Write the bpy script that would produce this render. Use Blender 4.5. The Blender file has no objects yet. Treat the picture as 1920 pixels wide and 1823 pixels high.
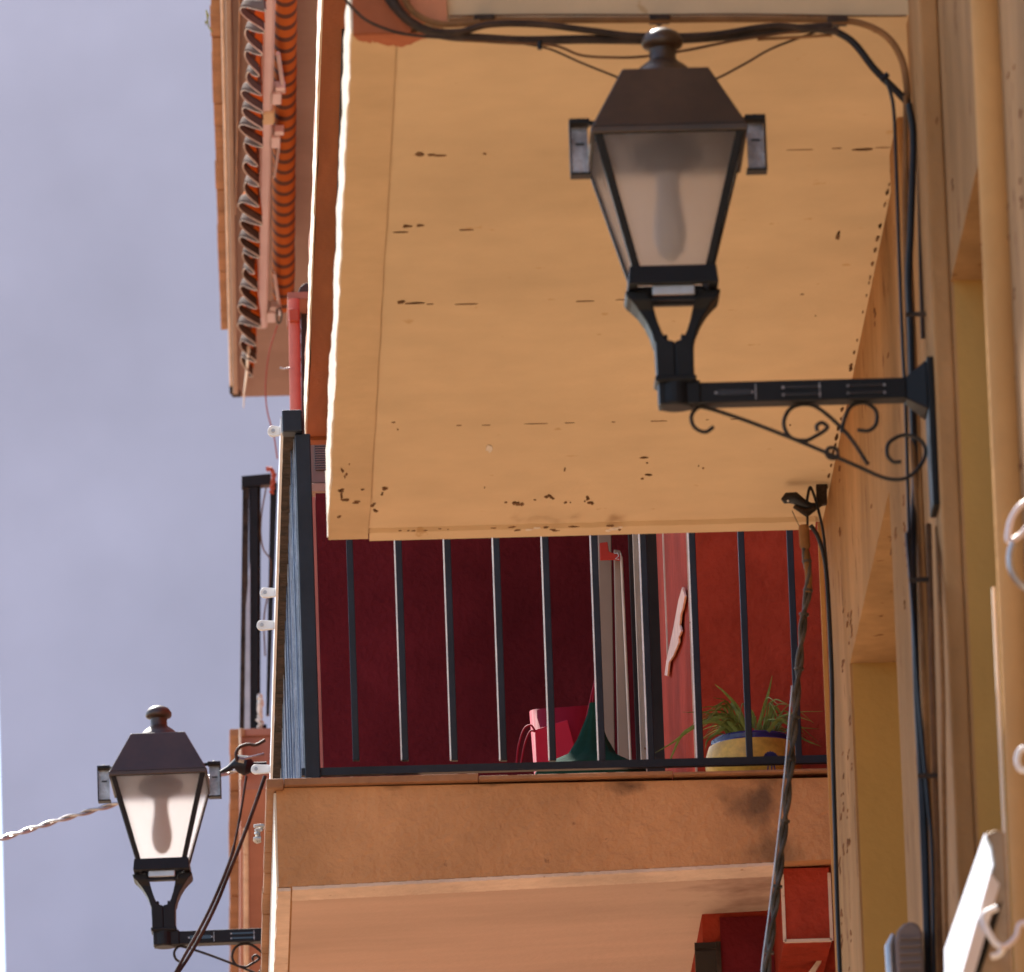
import bpy, math, random
from mathutils import Matrix, Vector, noise as mnoise
random.seed(7)
S = bpy.context.scene
C = S.collection

# ------------------------------------------------------------ camera, sky, sun, exposure
F = 22000.0                                   # focal length in photo pixels (1920 wide): a long telephoto
CAMZ = 1.6
yv = Vector((348-960, 911.5-6740, -F)).normalized()      # street direction seen by the camera
k_ = -(yv.x*-.035+yv.y)/yv.z
zv = Vector((-.035, 1, k_)).normalized()                 # up
xv = yv.cross(zv)
R3 = Matrix((xv, yv, zv))
cam_d = bpy.data.cameras.new('Camera')
cam = bpy.data.objects.new('camera', cam_d); C.objects.link(cam)
cam.matrix_world = Matrix.Translation((0, 0, CAMZ)) @ R3.to_4x4()
cam_d.sensor_fit = 'HORIZONTAL'; cam_d.sensor_width = 36; cam_d.lens = F*36/1920
cam_d.clip_start = .5; cam_d.clip_end = 2000
cam_d.dof.use_dof = True; cam_d.dof.focus_distance = 33.0; cam_d.dof.aperture_fstop = 15
S.camera = cam

SUN = Vector((-.21, .62, .75)).normalized()              # towards the sun
w = bpy.data.worlds.new('World'); S.world = w; w.use_nodes = True
nt = w.node_tree
sky = nt.nodes.new('ShaderNodeTexSky'); sky.sky_type = 'NISHITA'; sky.sun_disc = False
sky.sun_elevation = math.asin(SUN.z); sky.sun_rotation = math.atan2(SUN.x, SUN.y)
bg = nt.nodes['Background']; bg.inputs[1].default_value = .12
nt.links.new(sky.outputs[0], bg.inputs[0])
sd = bpy.data.lights.new('sun', 'SUN'); sd.energy = 5.0; sd.angle = math.radians(.5); sd.color = (1, .95, .87)
so = bpy.data.objects.new('sun', sd); C.objects.link(so)
so.rotation_euler = SUN.to_track_quat('Z', 'Y').to_euler(); so.location = (0, 0, 30)
S.view_settings.view_transform = 'Standard'; S.view_settings.look = 'None'
S.view_settings.exposure = 1.38; S.view_settings.gamma = 1
S.render.engine = 'CYCLES'
S.cycles.max_bounces = 8; S.cycles.diffuse_bounces = 5; S.cycles.transmission_bounces = 8
S.cycles.sample_clamp_indirect = 6; S.cycles.use_denoising = True
S.cycles.caustics_reflective = False; S.cycles.caustics_refractive = False

# ------------------------------------------------------------ pixel of the photo -> point on a plane in the street
O = Vector((0, 0, CAMZ))
def ray(px, py): return R3 @ Vector((px-960, 911.5-py, -F))
def PY(px, py, Y): r = ray(px, py); return O + r*(Y/r.y)
def PZ(px, py, H): r = ray(px, py); return O + r*(H/r.z)      # H measured above the camera
def PN(px, py, p0, n):                          # plane through p0 with normal n
    r = ray(px, py); n = Vector(n); return O + r*((Vector(p0)-O).dot(n)/r.dot(n))
def PX(px, py, X): r = ray(px, py); return O + r*(X/r.x)

# ------------------------------------------------------------ materials
M = {}
def mat(name, col, rough=.8, metal=0, var=.12, scale=3., bump=.15, bscale=60., spots=0, spotcol=(.08, .05, .03),
        patches=(), stripes=None, aniso=(1, 1, 1), spec=.3, patch_noise=.25, coat=0):
    m = bpy.data.materials.new(name); m.use_nodes = True; M[name] = m
    n = m.node_tree.nodes; l = m.node_tree.links; b = n['Principled BSDF']
    if rough >= .85: spec = min(spec, .06)
    b.inputs['Roughness'].default_value = rough; b.inputs['Metallic'].default_value = metal
    b.inputs['Specular IOR Level'].default_value = spec
    b.inputs['Coat Weight'].default_value = coat
    geo = n.new('ShaderNodeNewGeometry')
    mp = n.new('ShaderNodeMapping'); mp.inputs['Scale'].default_value = aniso
    l.new(geo.outputs['Position'], mp.inputs[0])
    def noise(sc, det=5, vec=None):
        t = n.new('ShaderNodeTexNoise'); t.inputs['Scale'].default_value = sc; t.inputs['Detail'].default_value = det
        l.new((vec or mp.outputs[0]), t.inputs['Vector']); return t
    def ramp(src, a, c, ca=(0, 0, 0, 1), cc=(1, 1, 1, 1)):
        r = n.new('ShaderNodeValToRGB'); r.color_ramp.elements[0].position = a; r.color_ramp.elements[1].position = c
        r.color_ramp.elements[0].color = ca; r.color_ramp.elements[1].color = cc
        l.new(src, r.inputs[0]); return r
    def mix(fac, a, c):
        x = n.new('ShaderNodeMix'); x.data_type = 'RGBA'
        l.new(fac, x.inputs[0]) if not isinstance(fac, float) else setattr(x.inputs[0], 'default_value', fac)
        for s, v in ((x.inputs[6], a), (x.inputs[7], c)):
            if isinstance(v, tuple): s.default_value = (*v[:3], 1)
            else: l.new(v, s)
        return x.outputs[2]
    n1 = noise(scale); n2 = noise(scale*7.3, 6)
    lo = tuple(c*(1-var*1.6) for c in col); hi = tuple(min(1, c*(1+var)) for c in col)
    base = mix(ramp(n1.outputs[0], .3, .7).outputs[0], lo, hi)
    fine = ramp(n2.outputs[0], .25, .75, (1-var*.8,)*3+(1,), (1+var*.3,)*3+(1,))
    mm = n.new('ShaderNodeMix'); mm.data_type = 'RGBA'; mm.blend_type = 'MULTIPLY'; mm.inputs[0].default_value = 1
    l.new(base, mm.inputs[6]); l.new(fine.outputs[0], mm.inputs[7]); base = mm.outputs[2]
    if stripes:                               # stripes across the street direction: (period, [(width share, colour)...])
        per, cols = stripes
        sx = n.new('ShaderNodeSeparateXYZ'); l.new(geo.outputs['Position'], sx.inputs[0])
        d = n.new('ShaderNodeMath'); d.operation = 'DIVIDE'; d.inputs[1].default_value = per; l.new(sx.outputs[1], d.inputs[0])
        fr = n.new('ShaderNodeMath'); fr.operation = 'FRACT'; l.new(d.outputs[0], fr.inputs[0])
        r = n.new('ShaderNodeValToRGB'); r.color_ramp.interpolation = 'CONSTANT'
        e = r.color_ramp.elements; e[0].position = 0; e[0].color = (*cols[0][1], 1)
        e[1].position = cols[0][0]; e[1].color = (*cols[1][1], 1)
        acc = cols[0][0]
        for i in range(1, len(cols)-1):
            acc += cols[i][0]; q = e.new(acc); q.color = (*cols[i+1][1], 1)
        l.new(fr.outputs[0], r.inputs[0]); base = mix(.25, r.outputs[0], base)
    if spots:
        sp = noise(scale*4.1+9, 9)
        base = mix(ramp(sp.outputs[0], 1-spots-.28, 1-spots-.25).outputs[0], base, spotcol)
    if patches:
        pn = noise(11, 6, geo.outputs['Position'])
        for (ctr, rad, pc, st) in patches:
            a = n.new('ShaderNodeVectorMath'); a.operation = 'SUBTRACT'; a.inputs[1].default_value = ctr
            l.new(geo.outputs['Position'], a.inputs[0])
            c = n.new('ShaderNodeVectorMath'); c.operation = 'DIVIDE'; c.inputs[1].default_value = rad
            l.new(a.outputs[0], c.inputs[0])
            le = n.new('ShaderNodeVectorMath'); le.operation = 'LENGTH'; l.new(c.outputs[0], le.inputs[0])
            ad = n.new('ShaderNodeMath'); ad.operation = 'MULTIPLY_ADD'; ad.inputs[1].default_value = 2.2; 
            l.new(pn.outputs[0], ad.inputs[0]); l.new(le.outputs['Value'], ad.inputs[2])
            rr = ramp(ad.outputs[0], 1.25, 2.3, (st, st, st, 1), (0, 0, 0, 1))
            dv = n.new('ShaderNodeMath'); dv.operation = 'MULTIPLY'; dv.inputs[1].default_value = .5
            l.new(ad.outputs[0], dv.inputs[0]); l.new(dv.outputs[0], rr.inputs[0])
            rr.color_ramp.elements[0].position = .6; rr.color_ramp.elements[1].position = 1.0
            base = mix(rr.outputs[0], base, pc)
    l.new(base, b.inputs['Base Color'])
    if bump:
        bn = noise(bscale, 6, geo.outputs['Position']); bp = n.new('ShaderNodeBump'); bp.inputs['Strength'].default_value = bump
        bp.inputs['Distance'].default_value = .01
        l.new(bn.outputs[0], bp.inputs['Height']); l.new(bp.outputs[0], b.inputs['Normal'])
    return m

def L(r, g, b):                                # 0-255 display colour -> linear
    return tuple(((v/255+.055)/1.055)**2.4 if v > 10 else v/255/12.92 for v in (r, g, b))

# ------------------------------------------------------------ mesh helper
OFF = {}
class MB:
    def __init__(s): s.v = []; s.f = []; s.m = []
    def add(s, vs, fs):
        o = len(s.v); s.v += [Vector(v) for v in vs]; s.f += [tuple(o+i for i in f) for f in fs]; return s
    def box(s, x0, x1, y0, y1, z0, z1):
        return s.hexa([(x0,y0,z0),(x1,y0,z0),(x1,y1,z0),(x0,y1,z0),(x0,y0,z1),(x1,y0,z1),(x1,y1,z1),(x0,y1,z1)])
    def hexa(s, p):
        return s.add(p, [(3,2,1,0),(4,5,6,7),(0,1,5,4),(1,2,6,5),(2,3,7,6),(3,0,4,7)])
    def prism(s, A, d):                        # loop A pushed along d
        n = len(A); d = Vector(d); A = [Vector(a) for a in A]
        return s.add(A+[a+d for a in A], [tuple(range(n-1,-1,-1)), tuple(range(n, 2*n))]+[(i,(i+1)%n,n+(i+1)%n,n+i) for i in range(n)])
    def bridge(s, A, B):
        n = len(A)
        return s.add(list(A)+list(B), [tuple(range(n-1,-1,-1)), tuple(range(n, 2*n))]+[(i,(i+1)%n,n+(i+1)%n,n+i) for i in range(n)])
    def tube(s, P, r, n=8, cap=True, flat=1.):
        P = [Vector(p) for p in P]; N = len(P); rs = r if isinstance(r, (list, tuple)) else [r]*N
        vs = []; u = None
        for i, p in enumerate(P):
            t = (P[min(i+1, N-1)]-P[max(i-1, 0)]).normalized()
            if u is None:
                u = t.cross(Vector((0, 1, 0)) if abs(t.y) < .9 else Vector((1, 0, 0))).normalized()
            else: u = (u-t*u.dot(t)).normalized()
            v = t.cross(u)
            for j in range(n):
                a = 2*math.pi*j/n; vs.append(p+(u*math.cos(a)+v*math.sin(a)*flat)*rs[i])
        fs = [(i*n+j, i*n+(j+1)%n, (i+1)*n+(j+1)%n, (i+1)*n+j) for i in range(N-1) for j in range(n)]
        if cap: fs += [tuple(range(n-1,-1,-1)), tuple((N-1)*n+j for j in range(n))]
        return s.add(vs, fs)
    def lathe(s, prof, c=(0,0,0), n=32, rot=0, sq=False):   # prof: (r, z)
        c = Vector(c); vs = []
        for r, z in prof:
            for j in range(n):
                a = 2*math.pi*j/n+rot; vs.append(c+Vector((r*math.cos(a), r*math.sin(a), z)))
        N = len(prof)
        fs = [(i*n+j, i*n+(j+1)%n, (i+1)*n+(j+1)%n, (i+1)*n+j) for i in range(N-1) for j in range(n)]
        fs += [tuple(range(n-1,-1,-1)), tuple((N-1)*n+j for j in range(n))]
        return s.add(vs, fs)
    def build(s, name, m, parent=None, smooth=False, bevel=0, kind=None, label=None):
        me = bpy.data.meshes.new(name)
        off = Vector((0,0,0)); q = parent
        while q is not None:
            if q.name in OFF: off = OFF[q.name]; break
            q = q.parent
        me.from_pydata([tuple(v-off) for v in s.v], [], s.f); me.update()
        import bmesh
        bm = bmesh.new(); bm.from_mesh(me); bmesh.ops.recalc_face_normals(bm, faces=bm.faces); bm.to_mesh(me); bm.free()
        if smooth:
            for p in me.polygons: p.use_smooth = True
            try: me.set_sharp_from_angle(angle=math.radians(40))
            except Exception: pass
        me.materials.append(M[m]) if isinstance(m, str) else me.materials.append(m)
        o = bpy.data.objects.new(name, me); C.objects.link(o)
        if parent is not None: o.parent = parent
        if bevel:
            b = o.modifiers.new('bevel', 'BEVEL'); b.width = bevel; b.segments = 2; b.limit_method = 'ANGLE'
        if kind: o['kind'] = kind
        if label: o['label'] = label
        return o
def tag(o, label, cat, group=None):
    o['label'] = label; o['category'] = cat
    if group: o['group'] = group
    return o
def thing(name, label, cat, loc=(0,0,0), group=None, rz=0):
    o = bpy.data.objects.new(name, None); C.objects.link(o); o.location = loc; o.rotation_euler = (0, 0, rz)
    OFF[o.name] = Vector(loc); o.empty_display_size = .1
    return tag(o, label, cat, group)
def single(name, mb, m, label, cat, group=None, **kw):       # a thing that is one mesh, origin at its lowest middle
    lo = min(mb.v, key=lambda v: v.z); loc = Vector(lo)
    mb.v = [v-loc for v in mb.v]; o = mb.build(name, m, **kw); o.location = loc
    return tag(o, label, cat, group)
def spline(P, n=10):                                          # Catmull-Rom through points
    P = [Vector(p) for p in P]; Q = [2*P[0]-P[1]]+P+[2*P[-1]-P[-2]]; out = []
    for i in range(1, len(Q)-2):
        for k in range(n):
            t = k/n; a, b, c, d = Q[i-1:i+3]
            out.append(.5*((2*b)+(c-a)*t+(2*a-5*b+4*c-d)*t*t+(3*b-a-3*c+d)*t**3))
    return out+[P[-1]]
def twisted(mb, P, r, strands=2, pitch=.08, n=6, sr=None):
    P = [Vector(p) for p in P]; acc = 0; paths = [[] for _ in range(strands)]
    for i, p in enumerate(P):
        if i: acc += (p-P[i-1]).length
        t = (P[min(i+1, len(P)-1)]-P[max(i-1, 0)]).normalized()
        u = t.cross(Vector((0, 1, .01))).normalized(); v = t.cross(u)
        for s_ in range(strands):
            a = 2*math.pi*(acc/pitch+s_/strands); paths[s_].append(p+(u*math.cos(a)+v*math.sin(a))*r)
    for q in paths: mb.tube(q, sr or r*1.02, n)
    return mb
def dense(P, step):
    out = []
    for a, b in zip(P[:-1], P[1:]):
        a = Vector(a); b = Vector(b); k = max(1, int((b-a).length/step))
        out += [a+(b-a)*i/k for i in range(k)]
    return out+[Vector(P[-1])]

# ------------------------------------------------------------ palette
W = 1.765                                        # ochre facade, metres to the right of the lens
H1, SX0, SY0, SY1 = 7.27, .552, 23.72, 27.965       # ochre balcony: underside height over the lens, street edge, near and far end
lowT, lowB, lowX, lowY = 6.967, 6.705, .40, 29.3    # red house balcony
railH = 7.95
def wz(px, py, Y): return tuple(PY(px, py, Y))
mat('ochre_plaster', (.56, .30, .115), .9, var=.10, scale=1.6, bump=.25, bscale=45, spots=.0)
mat('ochre_soffit', (.68, .505, .315), .85, var=.09, scale=1.1, bump=.10, bscale=70, spots=.02, spotcol=(.56, .37, .20))
mat('ochre_border', (.62, .44, .26), .85, var=.07, scale=2.5, bump=.2, bscale=30)
mat('ochre_wall', (.43, .24, .108), .9, var=.2, scale=2.6, bump=.5, bscale=25, spots=.075, spotcol=(.17, .07, .03), aniso=(1, 1, .35))
mat('ochre_reveal', (.50, .29, .09), .85, var=.08, scale=2, bump=.15, aniso=(1, 1, .4))
mat('edge_cream', (.74, .62, .48), .8, var=.05, bump=.3)
mat('red_brown_paint', (.40, .12, .05), .8, var=.10, scale=5)
mat('pink_paint', (.62, .25, .13), .8, var=.08, scale=5)
mat('flake_dark', (.21, .115, .06), .95, var=.3, scale=30, bump=.4)
mat('flake_rust', (.24, .11, .055), .95, var=.3, scale=30, bump=.4)
mat('flake_pale', (.75, .66, .56), .9, var=.1, scale=30)
mat('red_wall', (.44, .062, .034), .9, var=.22, scale=2.5, bump=.6, bscale=50)
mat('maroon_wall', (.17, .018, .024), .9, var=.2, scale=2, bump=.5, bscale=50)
mat('salmon_wall', (.40, .19, .14), .9, var=.08, scale=2, bump=.2)
mat('salmon_soffit', (.33, .24, .205), .9, var=.08, scale=1.2, bump=.2)
mat('pink_wall', (.62, .20, .16), .85, var=.1, scale=4, bump=.2)  # on the partition the pink holds the sunlight on its street side
mat('brown_soffit', (.36, .12, .04), .75, var=.15, scale=2, bump=.2, aniso=(3, .4, 1))
pa = [(wz(735, 1470, 29.3), (.05, .1, .03), (.12, .07, .04), .85), (wz(1185, 1474, 29.3), (.06, .1, .035), (.10, .06, .04), .9),
      (wz(1420, 1500, 29.3), (.10, .1, .11), (.12, .075, .05), .85), (wz(1440, 1590, 29.3), (.10, .1, .09), (.16, .10, .06), .7),
      (wz(940, 1466, 29.3), (.10, .1, .012), (.12, .07, .04), .7)]
mat('slab_face', (.56, .29, .135), .9, var=.13, scale=2.5, bump=.6, bscale=55, spots=.03, spotcol=(.33, .16, .08), patches=pa)
mat('pale_soffit', (.59, .42, .325), .9, var=.08, scale=1.5, bump=.15, aniso=(.5, 2, 1), patches=[(wz(1400, 1720, 29.6), (.20, .35, .2), (.22, .12, .09), .7)])
mat('cream_trim', (.72, .56, .44), .85, var=.12, scale=5, bump=.3, spots=.03, spotcol=(.3, .12, .05))
mat('terracotta', (.36, .175, .085), .8, var=.18, scale=6, bump=.3)
mat('lavender_wall', (.475, .505, .645), .95, var=.11, scale=.16, bump=.1, bscale=8, spots=.0)
mat('black_iron', (.008, .008, .010), .5, var=.2, scale=12, bump=.06, bscale=60, spec=.25)
mat('brown_iron', (.050, .026, .013), .45, var=.25, scale=6, bump=.06, bscale=40, spec=.6)  # browned in its colour for the ochre reflected in the lantern roof
mat('navy_iron', (.013, .019, .032), .5, var=.2, scale=8, bump=.03, spec=.3)
mat('worn_iron', (.05, .033, .024), .8, var=.5, scale=20, bump=.9, bscale=40)
mat('scroll_iron', (.030, .024, .020), .6, var=.3, scale=20, bump=.2)
mat('glint_pale', (.90, .92, .95), .5, var=.15, scale=15, bump=0)
mat('streak_pale', (.34, .39, .47), .4, .3, var=.3, scale=20, bump=.1)
mat('streak_blue', (.09, .14, .25), .4, var=.3, scale=20, bump=.1)
mat('bright_metal', (.36, .30, .28), .35, 1, var=.3, scale=20, bump=.1)
mat('grey_metal', (.45, .43, .42), .35, .8, var=.1, scale=10, bump=.05)
mat('white_plastic', (.78, .77, .74), .45, var=.04, bump=0)
mat('cable_dark', (.050, .028, .018), .6, var=.4, scale=15, bump=.1)
mat('cable_grey', (.085, .070, .058), .5, var=.4, scale=20, bump=.1)
mat('cable_black', (.012, .012, .016), .45, var=.3, scale=15, bump=0)
mat('cable_ochre', (.27, .13, .05), .8, var=.2, scale=9, bump=.2)
mat('cable_brown', (.15, .07, .03), .8, var=.3, scale=9, bump=.2)
mat('cable_red', (.45, .09, .05), .6, var=.1, bump=0)
mat('rope_white', (.72, .70, .64), .8, var=.15, scale=30, bump=.3)
mat('alu', (.74, .64, .62), .35, .2, var=.05, scale=4, bump=0)
mat('cap_cream', (.78, .66, .38), .5, var=.03, bump=0)
ST = (.15, [(.62, (.56, .15, .028)), (.38, (.075, .055, .05))])
mat('awning_cloth', (.35, .10, .03), .9, var=.1, bump=.2, stripes=ST)
mat('valance_cloth', (.35, .10, .03), .9, var=.1, bump=.2, stripes=(.19, [(.38, (.66, .15, .02)), (.12, (.07, .05, .045)), (.36, (.64, .14, .02)), (.14, (.07, .05, .045))]))
mat('opal', (.85, .78, .72), .4, var=.03, bump=0)
mat('binding', (.62, .52, .44), .8, var=.2, scale=20, bump=0)
mat('valance_dark', (.12, .085, .07), .9, var=.2, bump=.2)
mat('beige_panel', (.36, .26, .20), .7, var=.06, scale=3, bump=.05)
mat('dark_glass', (.012, .012, .015), .15, var=0, bump=0, spec=.6)
mat('magenta_plastic', (.30, .008, .03), .75, var=.05, bump=0)
mat('pink_plastic', (.52, .02, .06), .75, var=.05, bump=0)
mat('green_cloth', (.012, .048, .034), .9, var=.15, scale=8, bump=.2)
mat('pot_yellow', (.88, .52, .09), .35, var=.25, scale=14, bump=.05, spec=.5)
mat('pot_blue', (.02, .03, .17), .25, var=.1, bump=0, spec=.6)
mat('leaf_green', (.24, .30, .05), .55, var=.4, scale=12, bump=0)
mat('red_tag', (.62, .05, .03), .6, var=.05, bump=0)
mat('sun_peach', (.92, .60, .46), .8, var=.08, scale=20, bump=.3)
mat('street_paving', (.55, .43, .31), .9, var=.12, scale=.8, bump=.1)
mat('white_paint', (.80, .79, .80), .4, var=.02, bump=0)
mat('aged_steel', (.36, .26, .17), .35, .6, var=.3, scale=5, bump=.05)
mat('vent_grey', (.23, .17, .15), .6, var=.1, bump=0)
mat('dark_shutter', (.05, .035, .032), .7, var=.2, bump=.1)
def glass_mat():
    m = bpy.data.materials.new('frosted_glass'); m.use_nodes = True; M['frosted_glass'] = m
    n = m.node_tree.nodes; l = m.node_tree.links; n.remove(n['Principled BSDF']); out = n['Material Output']
    tr = n.new('ShaderNodeBsdfTranslucent'); tr.inputs[0].default_value = (.96, .92, .90, 1)
    df = n.new('ShaderNodeBsdfDiffuse'); df.inputs[0].default_value = (.62, .54, .50, 1)
    rf = n.new('ShaderNodeBsdfRefraction'); rf.inputs['Roughness'].default_value = .78; rf.inputs['IOR'].default_value = 1.08
    rf.inputs[0].default_value = (.97, .95, .93, 1)
    no = n.new('ShaderNodeTexNoise'); no.inputs['Scale'].default_value = 9; no.inputs['Detail'].default_value = 6
    rp = n.new('ShaderNodeValToRGB'); rp.color_ramp.elements[0].color = (.0, .0, .0, 1); rp.color_ramp.elements[1].color = (.18, .18, .18, 1)
    l.new(no.outputs[0], rp.inputs[0])
    a = n.new('ShaderNodeMixShader'); l.new(rp.outputs[0], a.inputs[0]); l.new(tr.outputs[0], a.inputs[1]); l.new(df.outputs[0], a.inputs[2])
    b = n.new('ShaderNodeMixShader'); b.inputs[0].default_value = .44; l.new(a.outputs[0], b.inputs[1]); l.new(rf.outputs[0], b.inputs[2])
    l.new(b.outputs[0], out.inputs[0])
glass_mat()

def jit(a): return random.uniform(-a, a)
def rough_bar(mb, x0, x1, y0, y1, z0, z1, n=60, amp=.003):     # long block along the street with hand-trowelled arrises
    prev = None
    rings = []
    for i in range(n+1):
        y = y0+(y1-y0)*i/n
        a = 0 if i in (0, n) else amp
        def nz(k): return a*(.7*mnoise.noise((y*11, k+9, x0))+1.4*mnoise.noise((y*1.3, k, x0*9))+.9*mnoise.noise((y*6.1, k+3, x0*5))+.35*mnoise.noise((y*23, k+7, 0)))
        rings.append([(x0+nz(0), y, z0+nz(11)*.6), (x1, y, z0), (x1, y, z1), (x0+nz(0)+nz(21)*.4, y, z1+nz(31)*.6)])
    vs = [v for r in rings for v in r]; fs = [(3,2,1,0), tuple(n*4+j for j in range(4))]
    for i in range(n):
        for j in range(4): fs.append((i*4+j, i*4+(j+1)%4, (i+1)*4+(j+1)%4, (i+1)*4+j))
    return mb.add(vs, fs)

# ============================================================ SETTING
g = MB(); g.add([(-300,-300,0),(300,-300,0),(300,400,0),(-300,400,0)], [(0,1,2,3)])
o = g.build('street_ground', 'street_paving'); o['kind'] = 'structure'

op = thing('added_opposite_building', 'unseen ochre house added across the street to hold back sky light', 'building', (-7, 25, 0))  # unseen, added to cut the sky light reaching the facades
MB().box(-12, -7, -20, 74, 0, 7.8).build('wall', 'ochre_wall', op)
MB().box(-12, -6.8, -20, 74, 7.8, 8).build('roof', 'terracotta', op)
# far end of the street: the plain lavender building
fb = thing('far_building', 'plain pale lavender plastered building closing the end of the street', 'building', (-6, 75, 0))
xl = PY(1, 1500, 75).x
MB().box(xl, 14, 75, 84, 0, 27).build('wall', 'lavender_wall', fb)
MB().box(xl-.3, 14.3, 74.7, 84.3, 27, 27.4).build('roof', 'terracotta', fb)

# ============================================================ OCHRE BUILDING
ob = thing('ochre_building', 'ochre plastered building with a balcony slab overhead and deep window reveals', 'building', (W, 24, 0))
def Yw(px, py, X=W): return PX(px, py, X).y
ya, yb = Yw(1600, 1400), Yw(1688, 1400)          # far window opening
yc, yd = Yw(1795, 800), Yw(1866, 800)            # near window opening
z1t = PX(1600, 1216, W).z; z2t = PX(1797, 466, W).z
fw = MB()
wx = W+.55
fw.box(W, wx, ya, SY1, 0, H1+CAMZ)
fw.box(W, wx, yc, yb, 0, H1+CAMZ)
fw.box(W, wx, ya-.0001, yb+.0001, z1t, H1+CAMZ) if False else None
fw.box(W, wx, yb, ya, z1t, H1+CAMZ)
fw.box(W, wx, yd, yc, z2t, H1+CAMZ)
fw.box(W, wx, 8, yd, 0, H1+CAMZ)
fw.box(wx, wx+6, 8, SY1, 0, 15)
fw.box(W, wx, 8, SY1, H1+CAMZ, 15)
fwo = fw.build('facade_wall', 'ochre_wall', ob)
# linings of the two openings (colour yellowed for the light falling on them)
rv = MB(); rv.box(W+.006, wx-.02, ya-.006, ya, 0, z1t); rv.box(W+.006, wx-.02, yc-.006, yc, 0, z2t)
rv.build('window_reveal', 'ochre_reveal', ob)
MB().box(W+.42, W+.46, yb, ya-.006, 0, z1t).build('window', 'dark_glass', ob)
MB().box(W+.42, W+.46, yd, yc-.006, 0, z2t).build('window', 'dark_glass', ob)
# upright mouldings on the wall
md = MB(); yq = Yw(1858, 800)-.02
ym = Yw(1872, 700, W-.03)
md.tube([(W-.015, ym, 0), (W-.015, ym, 9.3)], .036, 14)
md.build('rounded_moulding', 'ochre_plaster', ob, smooth=True)
yt = Yw(1882, 1500, W-.05)
MB().box(W-.055, W-.049, yt-.02, yt, 0, PX(1868, 1090, W-.05).z).build('trim_strip', 'edge_cream', ob)
yp = Yw(1706, 1400)
MB().box(W-.02, W+.0, yp-.75, yp-.45, 0, 9.2).build('pilaster', 'ochre_wall', ob, bevel=.006)
# balcony slab
sl = rough_bar(MB(), SX0, W, SY0, SY1, H1+CAMZ, H1+CAMZ+.20, 90, .004)
slab = sl.build('balcony_slab', 'ochre_soffit', ob)
eb = rough_bar(MB(), SX0-.009, SX0+.004, SY0+.01, SY1+.012, H1+CAMZ-.004, H1+CAMZ+.165, 200, .003).build('slab_edge', 'edge_cream', ob)
bd = MB()
NB = 60
ringsB = []
for i in range(NB+1):
    y = SY0-.002+(SY1+.008-SY0)*i/NB
    xr = PZ(742, 90, H1).x + (PZ(690, 1005, H1).x-PZ(742, 90, H1).x)*i/NB + .004*mnoise.noise((y*3, 4, 2))+.0015*mnoise.noise((y*17, 4, 2))
    ringsB.append([(SX0-.006+.003*mnoise.noise((y*4, 1, 2)), y, H1+CAMZ-.012), (xr, y, H1+CAMZ-.012), (xr, y, H1+CAMZ+.001), (SX0-.006, y, H1+CAMZ+.001)])
vs = [v for r in ringsB for v in r]; fs = [(3,2,1,0), tuple(NB*4+j for j in range(4))]
for i in range(NB):
    for j in range(4): fs.append((i*4+j, i*4+(j+1)%4, (i+1)*4+(j+1)%4, (i+1)*4+j))
bd.add(vs, fs); bd.build('slab_border', 'ochre_border', ob)
lip = MB()
P0 = PZ(692, 1002, H1); n_ = 40
rg = []
for i in range(n_+1):
    x = P0.x+(W-.02-P0.x)*i/n_; j_ = jit(.003)
    rg.append([(x, SY1-.055+j_, H1+CAMZ+.001), (x, SY1-.05+j_, H1+CAMZ-.012), (x, SY1-.012, H1+CAMZ-.022), (x, SY1+.005, H1+CAMZ-.014), (x, SY1+.006, H1+CAMZ+.001)])
vs = [v for r in rg for v in r]; fs = [(4,3,2,1,0), tuple(n_*5+j for j in range(5))]
for i in range(n_):
    for j in range(5): fs.append((i*5+j, i*5+(j+1)%5, (i+1)*5+(j+1)%5, (i+1)*5+j))
lip.add(vs, fs); lip.build('drip_lip', 'ochre_soffit', ob, smooth=True)
# painted patches at the near left corner
def soffit_poly(pts, H, dz=-.003): return [tuple(PZ(x, y, H)+Vector((0, 0, dz))) for x, y in pts]
pp = MB(); pts = [(668, 60)]+[(674+i*3.5, 64+i*.42+9*mnoise.noise((i*.17, 3, 1))+4*mnoise.noise((i*.8, 5, 1))) for i in range(28)]+[(776, 66), (790, 60), (832, 54)]
low = soffit_poly(pts, H1, -.0165)
up_ = [(low[-1][0], SY0-.004, low[0][2]), (SX0-.004, SY0-.004, low[0][2])]
pp.prism(low+up_, (0, 0, .002))
pp.box(SX0-.004, PY(832, 30, SY0).x-.07, SY0-.008, SY0-.003, H1+CAMZ-.014, H1+CAMZ+.2)
pp.build('painted_corner', 'red_brown_paint', ob, label='rust red painted corner of the balcony slab')
pk = MB(); a = PY(770, 30, SY0-.003).x; b_ = PY(838, 30, SY0-.003).x
pk.box(a, b_, SY0-.012, SY0-.003, H1+CAMZ+.006, H1+CAMZ+.2)
pk.build('painted_corner', 'pink_paint', ob, label='pink painted patch on the end of the balcony slab')
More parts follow.
